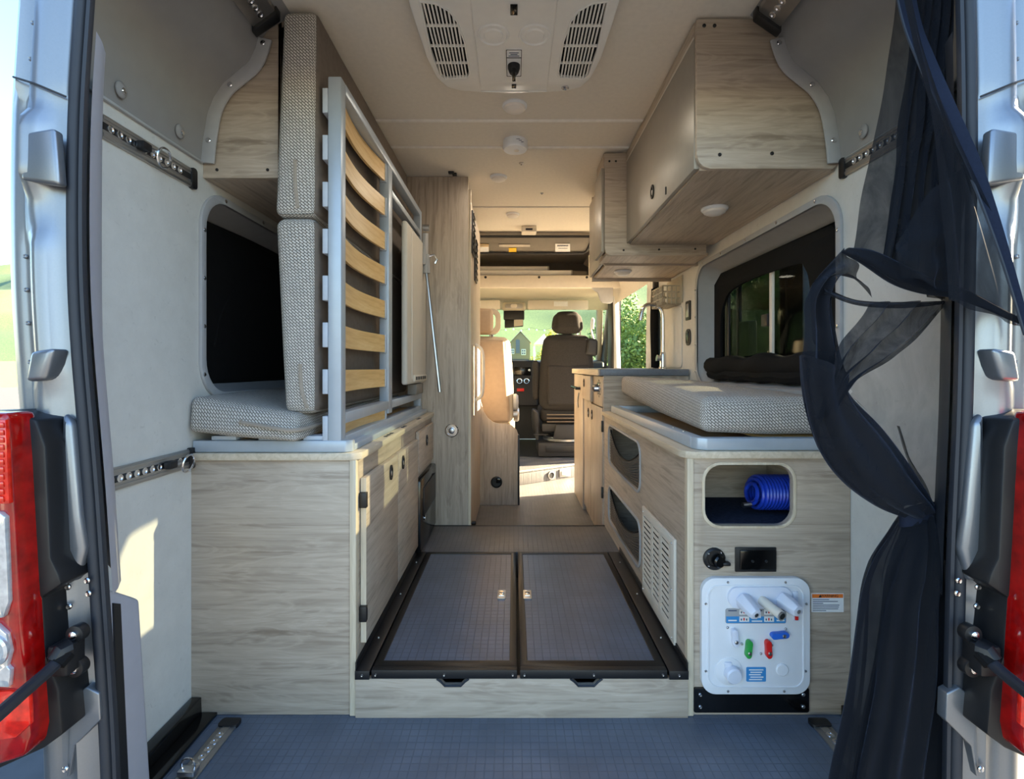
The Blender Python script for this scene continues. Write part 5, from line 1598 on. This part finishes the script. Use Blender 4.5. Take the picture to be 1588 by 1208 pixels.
sheet('upper_netting', [(1394, -75, 1.02), (1384, 60, 1.02), (1362, 190, 1.02), (1338, 300, 1.02), (1322, 400, 1.02)],
      [(1478, -75, .96), (1478, 60, .96), (1474, 190, .96), (1472, 330, .96), (1474, 470, .96)], M['netting'], 2, .008)
sheet('inner_fold', [(1424, -75, 1.0), (1414, 60, 1.0), (1398, 190, 1.0), (1384, 300, 1.0), (1368, 405, 1.0)],
      [(1480, -75, .95), (1481, 60, .95), (1476, 190, .95), (1475, 330, .95), (1476, 478, .95)], M['nettingd'], 5, .016, ph=1.0)
sheet('outer_veil', [(1392, -75, .96), (1420, 80, .92), (1445, 180, .89), (1460, 330, .87), (1470, 465, .86)],
      [(1396, -75, .955), (1432, 80, .90), (1475, 190, .85), (1545, 350, .82), (1600, 512, .80)], M['netting'], 2, .006, ph=2.0)
bundle('swag', [(1306, 392, 1.02), (1340, 410, 1.00), (1385, 440, .97), (1430, 455, .93), (1478, 462, .88), (1525, 478, .83), (1570, 498, .80), (1610, 512, .78)],
       [(1316, 384, 1.02), (1352, 388, 1.00), (1400, 410, .97), (1445, 432, .93), (1490, 446, .88), (1530, 466, .83), (1572, 488, .80), (1612, 500, .78)], M['nettingd'], .016, 5, .16, ph=.6)
sheet('loop_ribbon', [(1310, 384, 1.02), (1268, 432, 1.0), (1250, 470, .99), (1249, 510, .99), (1244, 552, .99)],
      [(1352, 462, 1.03), (1312, 424, 1.02), (1291, 462, 1.01), (1298, 520, 1.0), (1314, 580, 1.0)], M['nettingd'], 2, .010, ph=.3)
sheet('crossing_ribbon', [(1352, 468, .99), (1330, 500, .98), (1303, 535, .97), (1285, 590, .97), (1266, 655, .98)],
      [(1476, 468, .95), (1430, 520, .955), (1385, 556, .96), (1330, 590, .965), (1300, 632, .975)], M['netting2'], 3, .014, ph=1.4)
sheet('drawn_edge', [(1280, 446, 1.0), (1330, 465, .99), (1400, 468, .97), (1476, 466, .95)],
      [(1278, 455, 1.0), (1328, 473, .99), (1400, 478, .97), (1476, 470, .95)], M['nettingd'], 1, .003, ph=.2)
bundle('lower_loop', [(1244, 550, .99), (1248, 600, .99), (1256, 650, .99), (1275, 705, .99), (1310, 750, .99), (1360, 786, .99), (1400, 802, .985)],
       [(1314, 586, 1.0), (1310, 604, 1.0), (1325, 625, 1.0), (1360, 660, 1.0), (1395, 705, .99), (1425, 750, .985), (1444, 782, .985)], M['nettingd'], .035, 7, .14, ph=2.2)
sheet('sheer_panel', [(1478, 462, .97), (1430, 512, .98), (1385, 549, .985), (1330, 583, .99), (1316, 600, 1.0)],
      [(1474, 800, .97), (1456, 792, .98), (1440, 775, .985), (1400, 715, .99), (1330, 632, 1.0)], M['sheer'], 2, .006, ph=.4)
sheet('trailing_edge', [(1392, 660, 1.01), (1405, 705, 1.0), (1422, 745, .995), (1436, 782, .99)],
      [(1393, 661, 1.01), (1412, 712, 1.0), (1436, 750, .995), (1446, 780, .99)], M['netting'], 1, .004, ph=.9)
bundle('skirt', [(1402, 806, .99), (1384, 836, .985), (1362, 872, .985), (1345, 920, .985), (1336, 980, .985), (1326, 1050, .985), (1312, 1120, .985), (1293, 1208, .985), (1280, 1290, .985)],
       [(1446, 786, .985), (1456, 820, .98), (1460, 872, .975), (1462, 920, .975), (1464, 980, .97), (1464, 1050, .97), (1464, 1120, .97), (1464, 1208, .97), (1464, 1290, .97)], M['netting'], .055, 13, .15, nu=90, ph=.5)
bundle('skirt_lining', [(1408, 812, .99), (1394, 850, .985), (1378, 900, .985), (1368, 980, .985), (1356, 1050, .985), (1340, 1120, .985), (1325, 1208, .985), (1310, 1290, .985)],
       [(1442, 790, .985), (1450, 850, .98), (1453, 900, .975), (1455, 980, .97), (1455, 1050, .97), (1455, 1120, .97), (1455, 1208, .97), (1455, 1290, .97)], M['netting'], .030, 9, .18, nu=70, ph=1.9)
bd = []
for i in range(37):
    a = 2*PI*i/36
    c = P(1423, 797, .985)
    h = Vector((.0335, 0, .012))
    bd.append([c+h*math.cos(a)+Vector((0, .022*math.sin(a), dz-.004*math.sin(a))) for dz in (.012, .004, -.004, -.014)])
MB().loft(bd).build('tie_band', M['navy'], t, angle=60)
# hem webbing that falls outwards over the pillar
MB().loft([[P(*a), P(*a)+Vector((.001, .004, 0)), P(*b)+Vector((0, .004, 0)), P(*b)] for a, b in zip(
    curve([(1378, -75, .995), (1400, 30, .955), (1424, 95, .92), (1462, 180, .88), (1500, 260, .85), (1532, 340, .82), (1560, 420, .80), (1590, 520, .78)], 6),
    curve([(1408, -75, .995), (1428, 30, .955), (1450, 88, .92), (1484, 165, .88), (1520, 245, .85), (1547, 325, .82), (1572, 410, .80), (1600, 512, .78)], 6))], cu=True).build('hem_webbing', M['navy'], t, angle=60)
MB().tube([P(*a) for a in curve([(1377, -75, .992), (1399, 30, .952), (1423, 95, .917), (1461, 180, .877), (1499, 260, .847), (1531, 340, .817), (1559, 420, .797), (1589, 520, .777)], 6)], .0022, 6).build('hem_stitching', M['seal'], t)

# ------------------------------------------------------------------ outside: ground, hill, trees, house
def leafmat(name, a, b):
    t = NT(name)
    no = t.n('TexNoise', Scale=3.0, Detail=3.0)
    t.l(t.coord(), no.inputs['Vector'])
    t.l(t.ramp(no.outputs['Fac'], [(0.3, lin(*a)), (0.7, lin(*b))]), t.b.inputs['Base Color'])
    t.b.inputs['Roughness'].default_value = .7
    return t.m
M['leaf'] = leafmat('tree_leaves', (66, 94, 38), (132, 156, 66))
M['leafy'] = leafmat('yellow_green_leaves', (150, 150, 40), (196, 186, 62))
M['bark'] = plain('bark', (92, 78, 64), .9, 0, .3, 20)
M['grass'] = leafmat('meadow', (96, 118, 62), (136, 150, 84))
M['hill'] = leafmat('wooded_hill', (66, 92, 58), (104, 124, 78))
M['bounce_pale'] = plain('pale_bounce_ground', (205, 194, 172), .9, 0, .12, 6)
M['asphalt'] = plain('asphalt', (72, 74, 79), .9, 0, .12, 8)
M['siding'] = plain('grey_siding', (132, 124, 104), .8)
M['roof'] = plain('pale_roof', (190, 184, 170), .8)
MB().add([(-120, -60, -.62), (120, -60, -.62), (120, 40, -.62), (-120, 40, -.62)], [(0, 1, 2, 3)]).build('ground', M['asphalt'], kind='structure')
MB().box(1.25, 9.5, 2.2, 9.5, -.62, -.60).build('bounce_ground', M['bounce_pale'], kind='structure')  # pale ground added to bounce sunlight up through the sliding door
MB().add([(-160, 40, -.62), (160, 40, -.62), (160, 110, 2.4), (-160, 110, 2.4)], [(0, 1, 2, 3)]).build('meadow', M['grass'], kind='structure')
rows = []
for i in range(31):
    u = i/30
    rows.append([(x*12, 112+u*190, 1.5+u*62+7*noise.noise(Vector((x*.35, u*6, 1)))*min(1, u*4)) for x in range(-25, 26)])
MB().loft(rows).build('hill', M['hill'], kind='structure', angle=80)

def leaf_mesh(name, cluster, n, size):
    vs, fs = [], []
    rnd = random.Random(3)
    for _ in range(n):
        c, r = rnd.choice(cluster)
        d = Vector((rnd.gauss(0, 1), rnd.gauss(0, 1), rnd.gauss(0, 1))).normalized()
        p = Vector(c)+d*r*(.55+.45*rnd.random())
        a = Vector((rnd.gauss(0, 1), rnd.gauss(0, 1), rnd.gauss(0, 1))).normalized()
        b = a.cross(d).normalized()*size*.5
        a = a*size*(.6+.6*rnd.random())
        k = len(vs)
        vs += [p-a*.5, p+b*.5, p+a*.5, p-b*.5]
        fs.append((k, k+1, k+2, k+3))
    me = bpy.data.meshes.new(name)
    me.from_pydata([tuple(v) for v in vs], [], fs)
    return me
rnd = random.Random(11)
cl = [((rnd.gauss(0, 1.0), rnd.gauss(0, 1.0), 2.4+rnd.gauss(0, 1.0)), .7+.5*rnd.random()) for _ in range(18)]
crown = leaf_mesh('crown', cl, 9000, .20)
crown.materials.append(M['leaf'])
trunk = MB().tube([(0, 0, 0), (.05, 0, 1.2), (.0, .05, 2.4), (.1, 0, 3.4)], lambda u: .17-.10*u, 10).tube([(.02, 0, 2.0), (.5, .2, 3.2)], .05, 8).tube([(.02, 0, 2.1), (-.5, -.2, 3.3)], .05, 8).mesh('trunk')
trunk.materials.append(M['bark'])
def tree(x, y, z, s, label, group):
    t = bpy.data.objects.new('tree', None)
    COL.objects.link(t)
    t.location = (x, y, z)
    t.rotation_euler = (0, 0, x*1.7+y)
    t.scale = (s, s, s)
    tag(t, label, 'tree', group)
    for nm, me in (('trunk', trunk), ('crown', crown)):
        o = bpy.data.objects.new(nm, me)
        COL.objects.link(o)
        o.parent = t
for x, y, s in ((7.6, 13.6, 1.0), (9.8, 22.5, 1.0), (5.0, 18.5, .85), (15.5, 27, 1.3), (8.0, 29, 1.1), (15.0, 16.0, 1.1)):
    tree(x, y, -.62, s, 'leafy green tree seen through the sliding door and window', 'trees beside the van')
def far(px, d): return (px-CX)*d/FOC
tree(far(1005, 60), 60, -.1, 1.3, 'leafy green tree on the meadow beyond the windscreen', 'trees beyond the windscreen')
tree(far(700, 85), 85, 1.0, 1.6, 'leafy green tree on the meadow beyond the windscreen', 'trees beyond the windscreen')
# yellow-green shrub and the low bushes
rnd = random.Random(5)
cl2 = [((rnd.gauss(0, .7), rnd.gauss(0, .7), .9+abs(rnd.gauss(0, .7))), .5+.3*rnd.random()) for _ in range(9)]
bush = leaf_mesh('foliage', cl2, 3500, .16)
bush.materials.append(M['leafy'])
stem = MB().tube([(0, 0, 0), (.05, 0, 1.0)], .06, 8).mesh('stem')
stem.materials.append(M['bark'])
def shrub(x, y, z, s, label, sz=1.0):
    t = bpy.data.objects.new('shrub', None)
    COL.objects.link(t)
    t.location = (x, y, z)
    t.scale = (s, s, s*sz)
    tag(t, label, 'shrub', 'yellow shrubs beyond the windscreen')
    for nm, me in (('stem', stem), ('foliage', bush)):
        o = bpy.data.objects.new(nm, me)
        COL.objects.link(o)
        o.parent = t
shrub(far(856, 52), 52, -.2, 1.15, 'tall yellow-green shrub seen past the seat headrest', 1.3)
for px in (786, 816, 846):
    shrub(far(px, 30), 30, -.62, .24, 'low yellow flowering shrub just above the dashboard')

t = thing('gabled_house', 'small grey gabled house on the meadow beyond the windscreen', 'house')
HD, k = 95.0, 95.0/FOC
def hx(px): return (px-CX)*k
def hz(py): return EYE-(py-CY)*k
MB().plate([(hx(792), hz(558)), (hx(822), hz(558)), (hx(822), hz(530)), (hx(807), hz(515)), (hx(792), hz(530))], [], 'y', HD, HD+6).build('wall', M['siding'], t)
MB().box(hx(791), hx(823), HD-.2, HD+6.2, .9, hz(557)).build('foundation', M['asphalt'], t)
for a, b in ((790, 807), (824, 807)):
    MB().hexa([(hx(a), HD-.3, hz(532)), (hx(b), HD-.3, hz(514)), (hx(b), HD+6.3, hz(514)), (hx(a), HD+6.3, hz(532)),
               (hx(a), HD-.3, hz(531)), (hx(b), HD-.3, hz(512.6)), (hx(b), HD+6.3, hz(512.6)), (hx(a), HD+6.3, hz(531))]).build('roof', M['roof'], t)
for px, py, w, h in ((812, 546, 7, 9), (795, 545, 5, 8)):
    f = MB().box(hx(px-w/2), hx(px+w/2), HD-.08, HD, hz(py+h/2), hz(py-h/2)).build('window_frame', M['white'], t)
    for dx in (-1, 1):
        for dy in (-1, 1):
            MB().box(hx(px+dx*w*.22-w*.16), hx(px+dx*w*.22+w*.16), HD-.12, HD-.08, hz(py+dy*h*.22+h*.16), hz(py+dy*h*.22-h*.16)).build('pane', M['ink'], f)
MB().box(hx(800), hx(806), HD-.06, HD, hz(548), hz(527)).build('door', M['ink'], t)
t = thing('white_canopy', 'white pitched canopy tent beside the grey house', 'canopy')
MB().add([(hx(826), 88, hz(536)), (hx(856), 88, hz(536)), (hx(856), 94, hz(536)), (hx(826), 94, hz(536)), (hx(842), 91, hz(520))],
         [(0, 1, 4), (1, 2, 4), (2, 3, 4), (3, 0, 4), (3, 2, 1, 0)]).build('roof', M['whitelab'], t, smooth=False)
for px in (827, 855):
    for y in (88.1, 93.9):
        MB().cyl((hx(px), y, 1.3), (hx(px), y, hz(536)), .08, 6).build('post', M['whitelab'], t)
t = thing('string_lights', 'string of small white bulbs hung across beyond the windscreen', 'string lights')
ws = [(hx(760+i*4)*.4, 38, EYE+(570-508)*38/FOC-.18*math.sin(PI*(i % 8)/8)) for i in range(36)]
MB().tube(ws, .008, 4).build('wire', M['black'], t)
for i in range(0, 36, 3):
    MB().ball((ws[i][0], 38, ws[i][2]-.06), .06, .06, .07, 8, 6).build('bulb', M['whitelab'], t)
for x in (ws[0][0], ws[-1][0]):
    MB().cyl((x, 38, -.62), (x, 38, ws[0][2]+.1), .05, 8).build('post', M['bark'], t)

# ------------------------------------------------------------------ put every parent at the base of its parts
for e in EMPTIES:
    ch = [o for o in e.children if o.type == 'MESH']
    if not ch:
        continue
    lo = Vector((1e9,)*3)
    hi = Vector((-1e9,)*3)
    for o in ch:
        for v in o.data.vertices:
            w = v.co+WPOS[o]
            for i in range(3):
                lo[i] = min(lo[i], w[i])
                hi[i] = max(hi[i], w[i])
    base = Vector(((lo.x+hi.x)/2, (lo.y+hi.y)/2, lo.z))
    e.location = base
    for o in e.children:
        o.location = o.location-base
